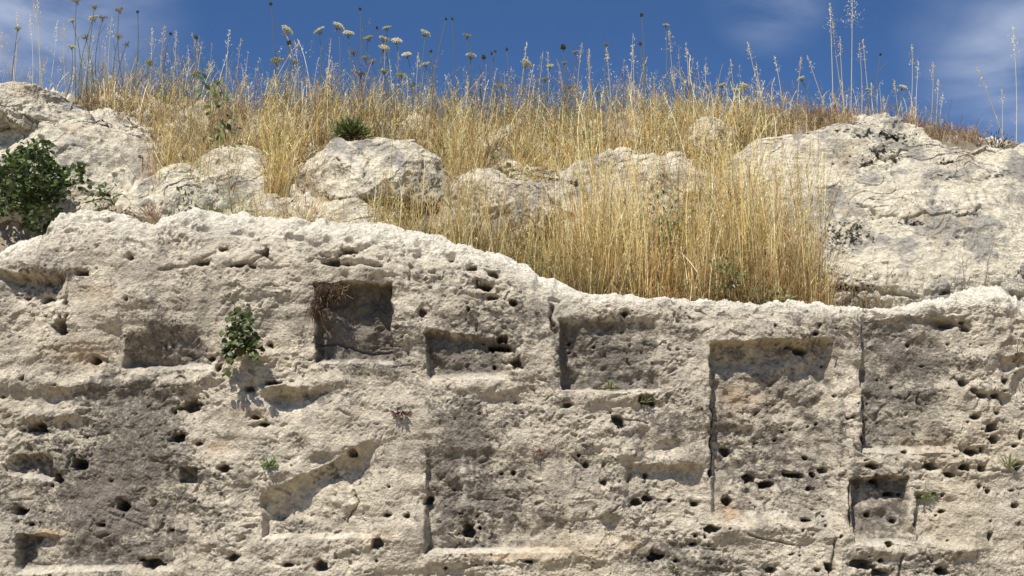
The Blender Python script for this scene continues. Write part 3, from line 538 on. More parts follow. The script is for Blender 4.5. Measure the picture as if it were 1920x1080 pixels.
def stalks(g, root, h, r, lean=.12, w=.003, pal=STRAW, heads=.6, leafy=1.0, K=8, headscale=1.0, bias=(0.02, 0), colmul=1.0, droop=1.0):
    n = len(root)
    if n == 0: return
    t = np.linspace(0, 1, K)[None, :, None]
    ld = r.normal(size=(n, 2)) * lean * r.choice([.6, 1, 2.2], (n, 1), p=[.5, .38, .12]) + np.array(bias) + .10 * np.stack([perlin(np.stack([root[:, 0] / .25, root[:, 1] / .25, root[:, 0] * 0], 1), 309)] * 2, 1)
    cv = r.normal(size=(n, 2)) * lean * .8
    PT = root[:, None, :] + np.concatenate([ld[:, None] * t + cv[:, None] * t ** 3 * droop, np.ones((n, K, 1)) * t], 2) * h[:, None, None]
    PT[:, :, 2] -= (h * (np.hypot(cv[:, 0], cv[:, 1])) * .35)[:, None] * t[:, :, 0] ** 3
    wd = w * (1.15 - .65 * t[:, :, 0]) * r.uniform(.7, 1.3, (n, 1))
    cz_ = perlin(np.stack([root[:, 0] / .22, root[:, 1] / .22, root[:, 0] * 0 + .5], 1), 305)[:, None]
    c = pal[r.integers(0, len(pal), n)] * r.uniform(.42, 1.32, (n, 1)) * colmul * (1 + .35 * cz_)
    cc = c[:, None] * (1 + (t - .5) * .25)
    ribbons(g, PT, wd, hside(n, r), cc)
    # seed heads: small glumes along the last part of the stem
    hs = np.where(r.random(n) < heads)[0]
    if len(hs):
        m = 11
        tt = r.uniform(.74, 1.0, (len(hs), m)); k = tt * (K - 1); i0 = np.minimum(k.astype(int), K - 2); fr = (k - i0)[..., None]
        pos = PT[hs[:, None], i0] * (1 - fr) + PT[hs[:, None], i0 + 1] * fr
        sp = (1.0 - tt) * .10 * headscale + .004
        off = r.normal(size=pos.shape) * sp[..., None] * np.array([.55, .55, .25]); off[..., 2] -= np.abs(off[..., 0]) * .5
        p0 = (pos + off).reshape(-1, 3); nn_ = len(p0)
        dr = np.stack([off[..., 0] * 6 + r.normal(size=off.shape[:2]) * .2, off[..., 1] * 6, np.full(off.shape[:2], 0) + r.uniform(-.6, 1., off.shape[:2])], -1).reshape(-1, 3)
        dr /= np.linalg.norm(dr, axis=1)[:, None] + 1e-6
        ln = r.uniform(.008, .016, nn_) * headscale
        Pq = p0[:, None] + dr[:, None] * ln[:, None, None] * np.array([0, .5, 1])[None, :, None]
        wq = np.tile(np.array([.0005, .0042, .0006]), (nn_, 1)) * headscale
        hc = np.repeat(c[hs], m, 0) * r.uniform(.9, 1.3, (nn_, 1)) + .06
        ribbons(g, Pq, wq, hside(nn_, r, .4), hc)
        # short branchlets
        tt = r.uniform(.72, .95, (len(hs), 4)); k = tt * (K - 1); i0 = np.minimum(k.astype(int), K - 2); fr = (k - i0)[..., None]
        pos = (PT[hs[:, None], i0] * (1 - fr) + PT[hs[:, None], i0 + 1] * fr).reshape(-1, 3); nb = len(pos)
        dr = np.stack([r.normal(size=nb), r.normal(size=nb), r.uniform(.5, 2, nb)], 1); dr /= np.linalg.norm(dr, axis=1)[:, None]
        Pq = pos[:, None] + dr[:, None] * (r.uniform(.015, .04, nb) * headscale)[:, None, None] * np.linspace(0, 1, 3)[None, :, None]
        ribbons(g, Pq, np.full((nb, 3), .0012), hside(nb, r), np.repeat(c[hs], 4, 0))
    # leaf blades
    nl = int(n * leafy)
    if nl:
        ii = r.integers(0, n, nl); tt = r.uniform(.08, .65, nl); k = tt * (K - 1); i0 = np.minimum(k.astype(int), K - 2); fr = (k - i0)[:, None]
        p0 = PT[ii, i0] * (1 - fr) + PT[ii, i0 + 1] * fr
        a = r.uniform(0, 2 * np.pi, nl); up = r.uniform(.5, 2.6, nl); L = r.uniform(.08, .26, nl)
        d = np.stack([np.cos(a), np.sin(a), up], 1); d /= np.linalg.norm(d, axis=1)[:, None]
        s = np.linspace(0, 1, 6)[None, :, None]
        Pq = p0[:, None] + d[:, None] * L[:, None, None] * s + np.array([0, 0, -1.0])[None, None] * (L * r.uniform(.1, .9, nl))[:, None, None] * s ** 2.2
        wq = (.0042 * (1 - np.linspace(0, 1, 6) ** 2) + .0006)[None] * r.uniform(.6, 1.2, (nl, 1))
        ribbons(g, Pq, wq, hside(nl, r), c[ii] * r.uniform(.7, 1.1, (nl, 1)))
def litter(g, root, r, ln=(.05, .2), pal=BROWN, w=.0035, spread=1.2, K=5):
    """short crossing dead blades close to the soil"""
    n = len(root); a = r.uniform(0, 2 * np.pi, n); up = r.uniform(.2, 2.4, n)
    d = np.stack([np.cos(a) * spread, np.sin(a) * spread, up], 1); d /= np.linalg.norm(d, axis=1)[:, None]
    L = r.uniform(*ln, n); s = np.linspace(0, 1, K)[None, :, None]
    Pq = root[:, None] + d[:, None] * L[:, None, None] * s; Pq[:, :, 2] -= (L * r.uniform(0, .8, n))[:, None] * s[:, :, 0] ** 2
    Pq[:, :, 0] += (L * r.normal(size=n) * .35)[:, None] * s[:, :, 0] ** 2
    ribbons(g, Pq, w * (1.1 - s[:, :, 0]) * r.uniform(.6, 1.3, (n, 1)), hside(n, r), pal[r.integers(0, len(pal), n)] * r.uniform(.7, 1.2, (n, 1)))
def roots_px(n, x0, x1, y0, y1, r, dens=None):
    """root points on the soil seen through a window of the picture"""
    m = int(n * 1.0); x = r.uniform(x0, x1, m); y = r.uniform(y0, y1, m) if np.isscalar(y0) else r.uniform(0, 1, m) * (np.interp(x, y1[0], y1[1]) - np.interp(x, y0[0], y0[1])) + np.interp(x, y0[0], y0[1])
    Yv = Yg(x, y) + r.uniform(0, .02, m); X_, _ = atY(x, y, Yv)
    p = np.stack([X_, Yv, groundz(X_, Yv) - .02], 1)
    cl = 1.3 * perlin(np.stack([X_ / .15, Yv / .15, X_ * 0], 1), 301); keep = cl > r.uniform(-.55, .45, m)
    return p[keep]
def roots_wd(n, pxa, pxb, ya, yb, r, clump=.1, lo=-.6):
    Yv = r.uniform(ya, yb, n); q = r.uniform(pxa, pxb, n); X_, _ = atY(q, 400, Yv)
    p = np.stack([X_, Yv, groundz(X_, Yv) - .02], 1)
    cl = 1.25 * perlin(np.stack([X_ / clump, Yv / clump, X_ * 0], 1), 302); return p[cl > r.uniform(lo, .35, n)]

r = np.random.default_rng(21)
# -- ledge grass behind the wall top
g = Geo()
def hts(rt, r, pts, jit=.22):
    q, _ = proj(rt); return np.interp(q, [p[0] for p in pts], [p[1] for p in pts]) * (1 + jit - jit * 2.6 * r.random(len(q)) ** .75) * (1 + .45 * perlin(np.stack([rt[:, 0] / .16, rt[:, 1] / .3, rt[:, 0] * 0], 1), 307))
rt = roots_wd(3900, 985, 1545, .55, .98, r); stalks(g, rt, hts(rt, r, [(985, .30), (1040, .45), (1120, .74), (1250, .66), (1330, .80), (1450, .84), (1500, .78), (1545, .4)], .42), r, lean=.10, w=.0040, heads=.55, leafy=.9)
rt = roots_wd(2600, 1000, 1540, .5, .95, r); stalks(g, rt, hts(rt, r, [(985, .2), (1100, .38), (1500, .42), (1545, .25)], .5), r, lean=.20, w=.0040, pal=BROWN, heads=.1, leafy=1.2)
rt = roots_wd(2300, 1120, 1540, .5, .8, r); stalks(g, rt, hts(rt, r, [(1120, .32), (1280, .45), (1530, .52)], .4), r, lean=.13, w=.0042, pal=RUST, heads=.3, leafy=1.0)
rt = roots_wd(150, 1080, 1520, .55, .95, r); stalks(g, rt, r.uniform(1.0, 1.38, len(rt)), r, lean=.05, w=.0042, heads=1, leafy=.3, headscale=1.3)
rt = roots_wd(1900, 690, 1010, .55, 1.0, r); stalks(g, rt, hts(rt, r, [(690, .34), (760, .42), (850, .50), (950, .48), (1010, .5)], .5), r, lean=.14, w=.0032, heads=.5, leafy=.9)
rt = roots_wd(1500, 1010, 1400, .7, 1.15, r, clump=.2); stalks(g, rt, hts(rt, r, [(1000, .55), (1100, .85), (1300, .9), (1400, .8)], .42), r, lean=.14, w=.0042, heads=.8, leafy=.6)
rt = roots_wd(520, 1300, 1535, .6, 1.1, r, clump=.18); stalks(g, rt, r.uniform(.75, 1.2, len(rt)), r, lean=.10, w=.0042, heads=.9, leafy=.4)
rt = roots_wd(90, 1535, 1640, .5, .9, r, lo=-2); stalks(g, rt, r.uniform(.1, .5, len(rt)), r, lean=.22, w=.0034, pal=BROWN, heads=.5, leafy=.8)
rt = roots_wd(420, 470, 650, .65, 1.0, r); stalks(g, rt, r.uniform(.12, .34, len(rt)), r, lean=.2, w=.0038, heads=.3, leafy=.8)
rt = roots_wd(60, 690, 960, .6, 1.0, r); stalks(g, rt, r.uniform(.6, 1.0, len(rt)), r, lean=.07, w=.004, heads=1, leafy=.3)
rt = roots_wd(420, 250, 690, .55, 1.0, r); stalks(g, rt, r.uniform(.10, .30, len(rt)), r, lean=.22, w=.003, heads=.4, leafy=.9)
rt = roots_wd(120, 585, 635, .6, .75, r, lo=-2); stalks(g, rt, r.uniform(.12, .24, len(rt)), r, lean=.22, w=.003, pal=STRAW[:2], heads=0, leafy=.5)
rt = roots_wd(150, 380, 470, .6, .95, r); stalks(g, rt, r.uniform(.15, .42, len(rt)), r, lean=.2, w=.003, pal=OLIVE, heads=.4, leafy=.9)
rt = roots_wd(60, 1545, 1950, .5, .95, r, lo=-2); stalks(g, rt, r.uniform(.1, .42, len(rt)), r, lean=.18, w=.0024, pal=BROWN, heads=.5, leafy=.5)
rt = roots_wd(9000, 960, 1560, .5, 1.05, r); litter(g, rt, r, ln=(.06, .26), pal=np.concatenate([BROWN * .8, OLIVE * .7]))
rt = roots_wd(1100, 990, 1540, .5, .85, r); stalks(g, rt, r.uniform(.15, .5, len(rt)), r, lean=.2, w=.004, pal=OLIVE, heads=.1, leafy=1.8)
rt = roots_wd(3600, 640, 1010, .5, 1.1, r); litter(g, rt, r, ln=(.06, .24), pal=np.concatenate([BROWN * .8, OLIVE * .7]))
rt = roots_wd(420, 690, 1000, .5, .9, r); stalks(g, rt, r.uniform(.15, .4, len(rt)), r, lean=.2, w=.004, pal=OLIVE, heads=.1, leafy=1.8)
rt = roots_wd(1200, 250, 660, .55, 1.2, r, lo=-.2); litter(g, rt, r, ln=(.03, .12))
tag(g.build('ledge_grass', M_STRAW), 'tall dry golden grass standing on the ledge right behind the carved wall', 'grass', kind='stuff')
# -- rough growth on the slope up to the skyline
g = Geo()
UP0 = ([-120, 150, 250, 350, 500, 700, 900, 1200, 1500, 1600], [175, 180, 190, 195, 210, 225, 235, 230, 222, 225])
UP1 = ([-120, 150, 250, 350, 500, 700, 900, 1200, 1500, 1600], [185, 200, 270, 330, 340, 300, 370, 350, 290, 240])
def thin(rt, r, pts):
    q, _ = proj(rt); return rt[r.random(len(rt)) < np.interp(q, [p[0] for p in pts], [p[1] for p in pts])]
RAMP = [(130, .1), (200, .35), (300, .8), (420, .75), (520, 1), (1300, 1), (1450, .8), (1540, .25)]
rt = thin(roots_px(5600, 160, 1540, UP0, UP1, r), r, RAMP); stalks(g, rt, hts(rt, r, [(160, .30), (300, .34), (450, .32), (600, .38), (800, .34), (1000, .36), (1200, .36), (1400, .36), (1540, .22)], .45), r, lean=.17, w=.0048, heads=.5, leafy=1.0)
rt = roots_px(4200, 160, 1540, UP0, UP1, r); stalks(g, rt, hts(rt, r, [(160, .22), (600, .28), (1400, .26), (1540, .18)], .5), r, lean=.28, w=.0046, pal=BROWN, heads=.3, leafy=1.2)
rt = thin(roots_wd(2300, 130, 1540, 2.5, 3.3, r, clump=.16), r, RAMP); stalks(g, rt, hts(rt, r, [(130, .28), (300, .36), (420, .28), (560, .42), (700, .36), (820, .30), (1000, .30), (1200, .30), (1400, .24), (1540, .2)], .45), r, lean=.17, w=.0046, heads=.7, leafy=.6, headscale=1.3)
rt = thin(roots_wd(620, 130, 1540, 2.4, 3.2, r, clump=.2), r, RAMP); stalks(g, rt, hts(rt, r, [(130, .5), (300, .56), (420, .44), (560, .62), (700, .60), (820, .50), (1000, .55), (1200, .58), (1400, .38), (1540, .3)], .3), r, lean=.10, w=.0044, heads=1, leafy=.3, headscale=1.3)
rt = roots_px(1100, 300, 1450, UP0, UP1, r); stalks(g, rt, r.uniform(.15, .4, len(rt)), r, lean=.2, w=.0045, pal=OLIVE, heads=.2, leafy=1.6)
rt = roots_wd(1300, 480, 1350, 2.4, 3.2, r); stalks(g, rt, r.uniform(.18, .5, len(rt)), r, lean=.16, w=.0038, pal=OLIVE, heads=.2, leafy=1.4)
rt = roots_wd(260, 130, 420, 2.5, 3.2, r); stalks(g, rt, r.uniform(.3, .6, len(rt)), r, lean=.16, w=.0038, pal=OLIVE, heads=.2, leafy=1.4)
rt = roots_wd(150, -300, 170, 1.9, 3.0, r); stalks(g, rt, r.uniform(.2, .62, len(rt)), r, lean=.12, w=.004, heads=.8, leafy=.5)
rt = roots_wd(260, 1540, 1780, 2.4, 3.1, r); stalks(g, rt, r.uniform(.12, .45, len(rt)), r, lean=.12, w=.0038, heads=.7, leafy=.5)
rt = roots_px(16000, 140, 1560, UP0, UP1, r); litter(g, rt, r, ln=(.06, .22), pal=np.concatenate([BROWN * .85, BROWN, OLIVE * .8]), w=.005)
rt = roots_px(6000, 250, 1500, UP0, UP1, r); litter(g, rt, r, ln=(.06, .24), pal=STRAW, w=.0045)
for (a_, b_, c_, d_, n_) in [(380, 440, 300, 400, 160), (490, 560, 280, 400, 420), (840, 900, 280, 400, 420), (960, 1120, 300, 400, 500), (1270, 1400, 260, 420, 500), (290, 390, 300, 420, 260), (1210, 1300, 250, 330, 200)]:
    rt = roots_px(n_ * 2, a_, b_, c_, d_, r); stalks(g, rt, r.uniform(.15, .5, len(rt)), r, lean=.2, w=.0042, heads=.5, leafy=.9)
rt = roots_px(4500, 240, 1050, 300, 430, r); litter(g, rt, r, ln=(.04, .16), w=.004)
rt = roots_px(900, 260, 1050, 300, 420, r); stalks(g, rt, r.uniform(.08, .3, len(rt)), r, lean=.25, w=.0036, pal=BROWN, heads=.2, leafy=1)
tag(g.build('slope_grass', M_STRAW), 'mass of dry straw coloured grass covering the slope up to the skyline', 'grass', kind='stuff')
g = Geo()
rt = roots_wd(1500, 1715, 1850, 2.3, 3.0, r, lo=-2); stalks(g, rt, r.uniform(.06, .19, len(rt)), r, lean=.2, w=.004, pal=np.array([[.5, .36, .22], [.42, .28, .17], [.55, .42, .26], [.36, .22, .15]]), heads=.2, leafy=.8)
rt = roots_wd(500, 1530, 1620, 2.2, 2.8, r, lo=-2); stalks(g, rt, r.uniform(.05, .16, len(rt)), r, lean=.25, w=.004, pal=BROWN, heads=.2, leafy=.8)
rt = roots_wd(240, 1650, 1720, 2.3, 2.8, r, lo=-2); stalks(g, rt, r.uniform(.06, .18, len(rt)), r, lean=.2, w=.004, pal=BROWN, heads=.2, leafy=.8)
tag(g.build('short_grass', M_STRAW), 'short reddish brown dry grass along the skyline at right', 'grass', kind='stuff')

# ------------------------------------------------------------------ plant helpers
def tube(g, pts, rad, col, sides=5):
    pts = np.asarray(pts, float); K = len(pts); rad = np.broadcast_to(np.asarray(rad, float), (K,))
    d = np.gradient(pts, axis=0); d /= np.linalg.norm(d, axis=1)[:, None] + 1e-9
    a = np.cross(d, [0.3, 1, 0.2]); a /= np.linalg.norm(a, axis=1)[:, None] + 1e-9; b = np.cross(d, a)
    th = np.linspace(0, 2 * np.pi, sides, endpoint=False)
    V = pts[:, None] + (a[:, None] * np.cos(th)[None, :, None] + b[:, None] * np.sin(th)[None, :, None]) * rad[:, None, None]
    idx = np.arange(K * sides).reshape(K, sides); nx = np.roll(idx, -1, 1)
    Q = np.stack([idx[:-1], nx[:-1], nx[1:], idx[1:]], -1).reshape(-1, 4)
    g.add(V, Q, np.tile(np.asarray(col, float), (K * sides, 1)))
PROF = {'round': np.array([.12, .78, 1.0, .9, .5, .05]), 'lance': np.array([.1, .55, .8, .7, .4, .02]), 'lobed': np.array([.3, 1.0, .55, .9, .45, .05])}
def leaves(g, pos, d, nrm, L, Wd, prof, col, fold=.18, curl=.15):
    n = len(pos); K = 6; s = np.linspace(0, 1, K)
    d = d / (np.linalg.norm(d, axis=1)[:, None] + 1e-9); side = np.cross(d, nrm); side /= np.linalg.norm(side, axis=1)[:, None] + 1e-9
    up = np.cross(side, d)
    w = PROF[prof][None] * Wd[:, None] * .5
    mid = pos[:, None] + d[:, None] * (L[:, None] * s)[..., None] - up[:, None] * (L[:, None] * curl * s ** 2)[..., None]
    l = mid - side[:, None] * w[..., None] + up[:, None] * (w * fold)[..., None]; rr_ = mid + side[:, None] * w[..., None] + up[:, None] * (w * fold)[..., None]
    V = np.stack([l, mid, rr_], 2)
    base = (np.arange(n) * K * 3)[:, None] + (np.arange(K - 1) * 3)[None]
    Q = np.concatenate([np.stack([base, base + 1, base + 4, base + 3], -1).reshape(-1, 4), np.stack([base + 1, base + 2, base + 5, base + 4], -1).reshape(-1, 4)])
    g.add(V, Q, np.repeat(np.repeat(col[:, None], K, 1)[:, :, None], 3, 2))
def unit(v): return v / (np.linalg.norm(v, axis=-1, keepdims=True) + 1e-9)
GREENS = np.array([[.075, .115, .03], [.10, .15, .04], [.055, .085, .028], [.14, .19, .06]])
def wall_y(x_, y_):
    """depth of the finished wall surface seen at a picture point"""
    m = (np.abs(WALLV[1] - x_) < 3) & (np.abs(WALLV[2] - y_) < 3) & front
    return float(WALLV[0][m, 1].min()) if m.any() else 0.0

# caper-like bush hanging over the left slab
r = np.random.default_rng(31)
bl = []
for (cx_, cy_, rx, ry, n_) in [(135, 330, 26, 22, 90), (50, 330, 64, 56, 700), (15, 350, 55, 58, 400), (95, 345, 40, 36, 200), (75, 400, 38, 34, 240), (180, 356, 26, 18, 26), (205, 372, 18, 10, 14), (70, 278, 34, 14, 90), (150, 318, 12, 14, 20)]:
    a = unit(r.normal(size=(n_, 3))) * (r.uniform(.35, 1, n_) ** .45)[:, None]
    Yb = .95 + a[:, 1] * .22 if rx > 30 else .90 + a[:, 1] * .07
    X_, Z_ = atY(cx_ + a[:, 0] * rx, cy_ - a[:, 2] * ry, Yb)
    bl.append(np.concatenate([np.stack([X_, Yb, Z_], 1), unit(a + np.array([0, -.5, .5]))], 1))
bl = np.concatenate(bl); bx_, bz_ = atY(60, 410, .98)
bush = thing('caper_bush', 'dense dark green round leaved bush at the left edge beside the white slab', 'bush', (bx_, .98, bz_))
g = Geo(); n_ = len(bl)
dd = unit(bl[:, 3:] + r.normal(size=(n_, 3)) * .7); nm = unit(bl[:, 3:] * .6 + np.array([0, -.3, .8]) + r.normal(size=(n_, 3)) * .45)
L_ = r.uniform(.024, .042, n_)
leaves(g, bl[:, :3], dd, nm, L_, L_ * r.uniform(.8, 1.0, n_), 'round', GREENS[r.integers(0, 4, n_)] * .85 * r.uniform(.7, 1.25, (n_, 1)))
base = np.array([bx_, .98, bz_]); g.build('foliage', M_GREEN, bush, base)
g = Geo()
for k in r.integers(0, n_, 60):
    e = bl[k, :3]; t = np.linspace(0, 1, 7)[:, None]; p = base + (e - base) * t; p[:, 2] += np.sin(t[:, 0] * np.pi) * .05
    tube(g, p, np.linspace(.005, .0018, 7), (.16, .15, .08), 4)
g.build('stem', M_TWIG, bush, base)

# caper plant growing out of the wall
r = np.random.default_rng(33)
yb = wall_y(452, 655) ; x0, z0 = atY(452, 668, yb)
pl = thing('caper_plant', 'round leaved green plant growing straight out of the wall left of the deep niche', 'plant', (x0, yb, z0))
gs, gl = Geo(), Geo(); base = np.array([x0, yb, z0])
TIPS = [(440, 566), (452, 568), (464, 566), (430, 584), (472, 590), (424, 604), (444, 600), (478, 604), (420, 622), (458, 615), (484, 630), (438, 626), (470, 636), (492, 648), (420, 645), (436, 650), (416, 668), (430, 690), (424, 704), (486, 676), (496, 662), (476, 655), (446, 640), (458, 590), (492, 684), (416, 700)]
for (tx, ty) in TIPS:
    ye = yb - r.uniform(.05, .17); ex, ez = atY(tx, ty, ye); e = np.array([ex, ye, ez])
    t = np.linspace(0, 1, 8)[:, None]; p = base + (e - base) * t; p[:, 1] -= np.sin(t[:, 0] * np.pi) * .045; p[:, 2] += np.sin(t[:, 0] * np.pi) * (.02 if ty < 650 else .035)
    tube(gs, p, np.linspace(.003, .0014, 8), (.20, .17, .08), 4)
    m = 9; tt = r.uniform(.3, 1.02, m); pp_ = np.stack([np.interp(tt, t[:, 0], p[:, i]) for i in range(3)], 1)
    L_ = r.uniform(.024, .039, m); d_ = unit(np.stack([r.normal(size=m), -np.abs(r.normal(size=m)) * .6, r.normal(size=m) * .8 + .2], 1))
    nm = unit(np.stack([r.normal(size=m) * .4, -np.ones(m), r.uniform(.2, 1.2, m)], 1))
    leaves(gl, pp_, d_, nm, L_, L_ * .92, 'round', np.array([.078, .105, .028]) * r.uniform(.45, 1.25, (m, 1)))
gl.build('foliage', M_GREEN, pl, base); gs.build('stem', M_TWIG, pl, base)

# clump of dead roots in the niche corner
r = np.random.default_rng(35)
yb = wall_y(600, 560); x0, z0 = atY(604, 552, -.01); base = np.array([x0, -.01, z0])
g = Geo(); nr_ = 2200
u = r.uniform(0, 1, nr_); cx_ = np.where(u < .65, r.uniform(592, 640, nr_) + r.normal(0, 4, nr_), r.normal(594, 8, nr_)); cy_ = np.where(u < .65, r.uniform(533, 562, nr_) + r.normal(0, 3, nr_), r.normal(577, 9, nr_))
Yr = -.015 + r.normal(size=nr_) * .022; X_, Z_ = atY(cx_, cy_, Yr); p0 = np.stack([X_, Yr, Z_], 1)
dr = unit(np.stack([r.normal(size=nr_) * .7 + .3, -np.abs(r.normal(size=nr_)) * .6, -np.abs(r.normal(size=nr_)) - .3], 1)); L_ = r.uniform(.006, .02, nr_)
s = np.linspace(0, 1, 4)[None, :, None]; Pq = p0[:, None] + dr[:, None] * L_[:, None, None] * s; Pq[:, :, 2] -= (L_ * .4)[:, None] * s[:, :, 0] ** 2
pal = .42 * np.array([[.20, .12, .065], [.13, .08, .045], [.28, .18, .10], [.42, .31, .20], [.09, .06, .04]])
ribbons(g, Pq, np.full((nr_, 4), .0046) * (1.2 - s[:, :, 0]), hside(nr_, r), pal[r.choice(5, nr_, p=[.28, .3, .12, .06, .24])])
th_ = thing('root_clump', 'brown clump of dead roots and stems hanging in the deep square niche corner', 'dead plant', base)
g.build('root_mass', M_TWIG, th_, base)
g = Geo()
for pts in ([(625, 545), (650, 538), (668, 522), (675, 512)], [(620, 552), (645, 550), (662, 560)], [(600, 590), (606, 612), (622, 632)], [(612, 570), (616, 585), (611, 592)], [(585, 575), (578, 592), (570, 600)], [(630, 540), (650, 545), (655, 530)]):
    q = np.array(pts, float); t = np.linspace(0, len(q) - 1, 12); X_, Z_ = atY(np.interp(t, range(len(q)), q[:, 0]), np.interp(t, range(len(q)), q[:, 1]), -.02)
    tube(g, np.stack([X_, np.full(12, -.02) + np.sin(t) * .01, Z_], 1), np.linspace(.003, .0012, 12), (.22, .15, .10), 4)
g.build('root', M_TWIG, th_, base)

def tuft(name, label, cat, cx_, cy_, Yb, n_, L, Wd, prof, pal, spread, up=.8, group=None, stems=True, mat=None, out=-.5, seed=0, parts=('foliage', 'stem')):
    r = np.random.default_rng(400 + seed); x0, z0 = atY(cx_, cy_, Yb); base = np.array([float(x0), Yb, float(z0)])
    t_ = thing(name, label, cat, base, group)
    d_ = unit(np.stack([r.normal(size=n_), r.normal(size=n_) + out, np.abs(r.normal(size=n_)) * up + up * .5 - .2], 1)); rad = spread * r.uniform(.1, 1, n_) ** .7
    pos = base + d_ * rad[:, None] * np.array([1, .7, 1])
    pal = np.array(pal)
    g = Geo(); L_ = L * r.uniform(.6, 1.2, n_); leaves(g, pos, unit(d_ + r.normal(size=(n_, 3)) * .35), unit(np.stack([r.normal(size=n_) * .5, -np.ones(n_) * .7, r.uniform(.2, 1.3, n_)], 1)), L_, Wd * L_ / L, prof, pal[r.integers(0, len(pal), n_)] * r.uniform(.7, 1.25, (n_, 1)))
    g.build(parts[0], mat or M_GREEN, t_, base)
    if stems:
        g = Geo()
        for k in range(min(n_, 14)):
            p = base + (pos[k] - base) * np.linspace(0, 1, 4)[:, None]; tube(g, p, np.linspace(.0022, .001, 4) * (1 + spread * 4), (.16, .13, .07), 4)
        g.build(parts[1], M_TWIG, t_, base)
    return t_
G2 = [[.14, .22, .06], [.19, .27, .08], [.10, .17, .05]]
RED = [[.10, .014, .022], [.065, .010, .016], [.14, .022, .03]]
tuft('wall_weed', 'small green weed at the top of the slanting lip niche', 'weed', 506, 876, wall_y(506, 876), 70, .020, .012, 'lobed', G2, .045, seed=1)
tuft('wall_weed', 'feathery green weed right of the small square niche', 'weed', 1728, 935, wall_y(1728, 935), 170, .022, .007, 'lobed', G2, .075, up=.6, seed=2)
tuft('wall_weed', 'tiny bright green sprout on the sill of the small square niche', 'weed', 1667, 1024, wall_y(1667, 1024), 34, .016, .006, 'lobed', [[.2, .34, .08], [.16, .28, .07]], .028, seed=3)
tuft('wall_weed', 'sparse green weed inside the niche with straight bright sill', 'weed', 1145, 728, wall_y(1145, 728), 45, .022, .006, 'lance', [[.16, .2, .08], [.22, .26, .1]], .045, seed=4)
tuft('wall_weed', 'small green tuft in the hole below the bright sill', 'weed', 1212, 755, wall_y(1212, 745), 50, .015, .006, 'lobed', [[.13, .17, .07], [.18, .2, .09]], .03, seed=5)
tuft('grass_tuft', 'green upright grass tuft in a hole near the right edge', 'grass tuft', 1890, 882, wall_y(1895, 878), 34, .09, .004, 'lance', [[.16, .2, .07], [.28, .28, .12]], .02, up=2.2, seed=6, stems=False)
tuft('wall_weed', 'thin green weed under the small ledge left of centre', 'weed', 505, 716, wall_y(505, 716), 26, .016, .006, 'lance', G2, .03, seed=7)
tuft('wall_weed', 'green sprig at the bottom edge of the photo right of centre', 'weed', 1262, 1072, wall_y(1262, 1072), 40, .018, .006, 'lance', [[.13, .17, .07], [.18, .2, .09]], .035, seed=8)
tuft('red_weed', 'dark red fleshy weed hanging left of the centre of the wall', 'weed', 752, 776, wall_y(752, 776), 60, .028, .014, 'lance', RED, .04, up=.2, seed=9, out=-.9, stems=False)
tuft('red_weed', 'tiny red sprig high on the wall right of centre', 'weed', 1007, 846, wall_y(1007, 850), 14, .020, .010, 'lance', [[.28, .05, .07], [.2, .03, .05]], .02, up=.3, seed=10)
tuft('spiky_shrub', 'spiky dark green shrub on top of the large rounded boulder', 'shrub', 660, 262, 1.55, 640, .062, .013, 'lance', [[.10, .13, .035], [.14, .17, .05], [.18, .20, .06]], .135, up=1.1, seed=11)
tuft('dead_shrub', 'dark brown dead base below the spiky green shrub', 'shrub', 660, 268, 1.53, 260, .05, .006, 'lance', [[.09, .05, .035], [.06, .04, .03]], .075, up=.5, seed=12, mat=M_TWIG)
G3 = [[.09, .14, .045], [.13, .19, .06], [.07, .11, .035]]
def leafy(name, label, cat, pts, Y_, n_, L, seed, pal=G3, w=.6, jit=10):
    r = np.random.default_rng(500 + seed); q = np.array(pts, float); t = np.linspace(0, len(q) - 1, 14)
    qx_, qy_ = np.interp(t, range(len(q)), q[:, 0]), np.interp(t, range(len(q)), q[:, 1]); X_, Z_ = atY(qx_, qy_, Y_); P_ = np.stack([X_, np.full(14, Y_), Z_], 1)
    base = P_[0].copy(); T = thing(name, label, cat, base); g = Geo(); tube(g, P_, np.linspace(.005, .0018, 14), (.13, .09, .06), 5); g.build('stem', M_TWIG, T, base)
    k = r.uniform(.1, 1, n_) * 13; pos = np.stack([np.interp(k, range(14), P_[:, i]) for i in range(3)], 1); off = r.normal(size=(n_, 3)) * jit * .0035; pos += off
    L_ = L * r.uniform(.6, 1.2, n_); pal = np.array(pal); g = Geo()
    leaves(g, pos, unit(off + np.array([0, -.002, .002]) + r.normal(size=(n_, 3)) * .01), unit(np.stack([r.normal(size=n_) * .5, -np.ones(n_) * .7, r.uniform(.2, 1.3, n_)], 1)), L_, L_ * w, 'round', pal[r.integers(0, len(pal), n_)] * r.uniform(.7, 1.3, (n_, 1)))
    g.build('foliage', M_GREEN, T, base)
leafy('leafy_sapling', 'leafy green sapling with dark stem in the grass at upper left', 'sapling', [(430, 322), (424, 265), (416, 220), (403, 180), (388, 150)], gy_(430, 322) - .05, 60, .055, 1, jit=13)
leafy('leafy_weed', 'dark green leafy weed behind the golden ledge grass', 'weed', [(1264, 540), (1260, 470), (1252, 420), (1240, 380)], .85, 220, .036, 2, jit=18)
leafy('leafy_weed', 'green leafy weed low in the golden ledge grass at right', 'weed', [(1362, 560), (1366, 535), (1362, 510), (1372, 490)], .52, 80, .034, 3, jit=11)
leafy('leafy_weed', 'dark green weed under the tall grass above the middle rock band', 'weed', [(912, 330), (908, 310), (915, 290)], 1.75, 130, .045, 4, pal=[[.10, .13, .05], [.07, .1, .04]], w=.3, jit=18)
leafy('leafy_weed', 'low green weed between the left slab and lumpy rocks', 'weed', [(345, 405), (338, 390), (360, 378)], .95, 120, .03, 5, jit=18)
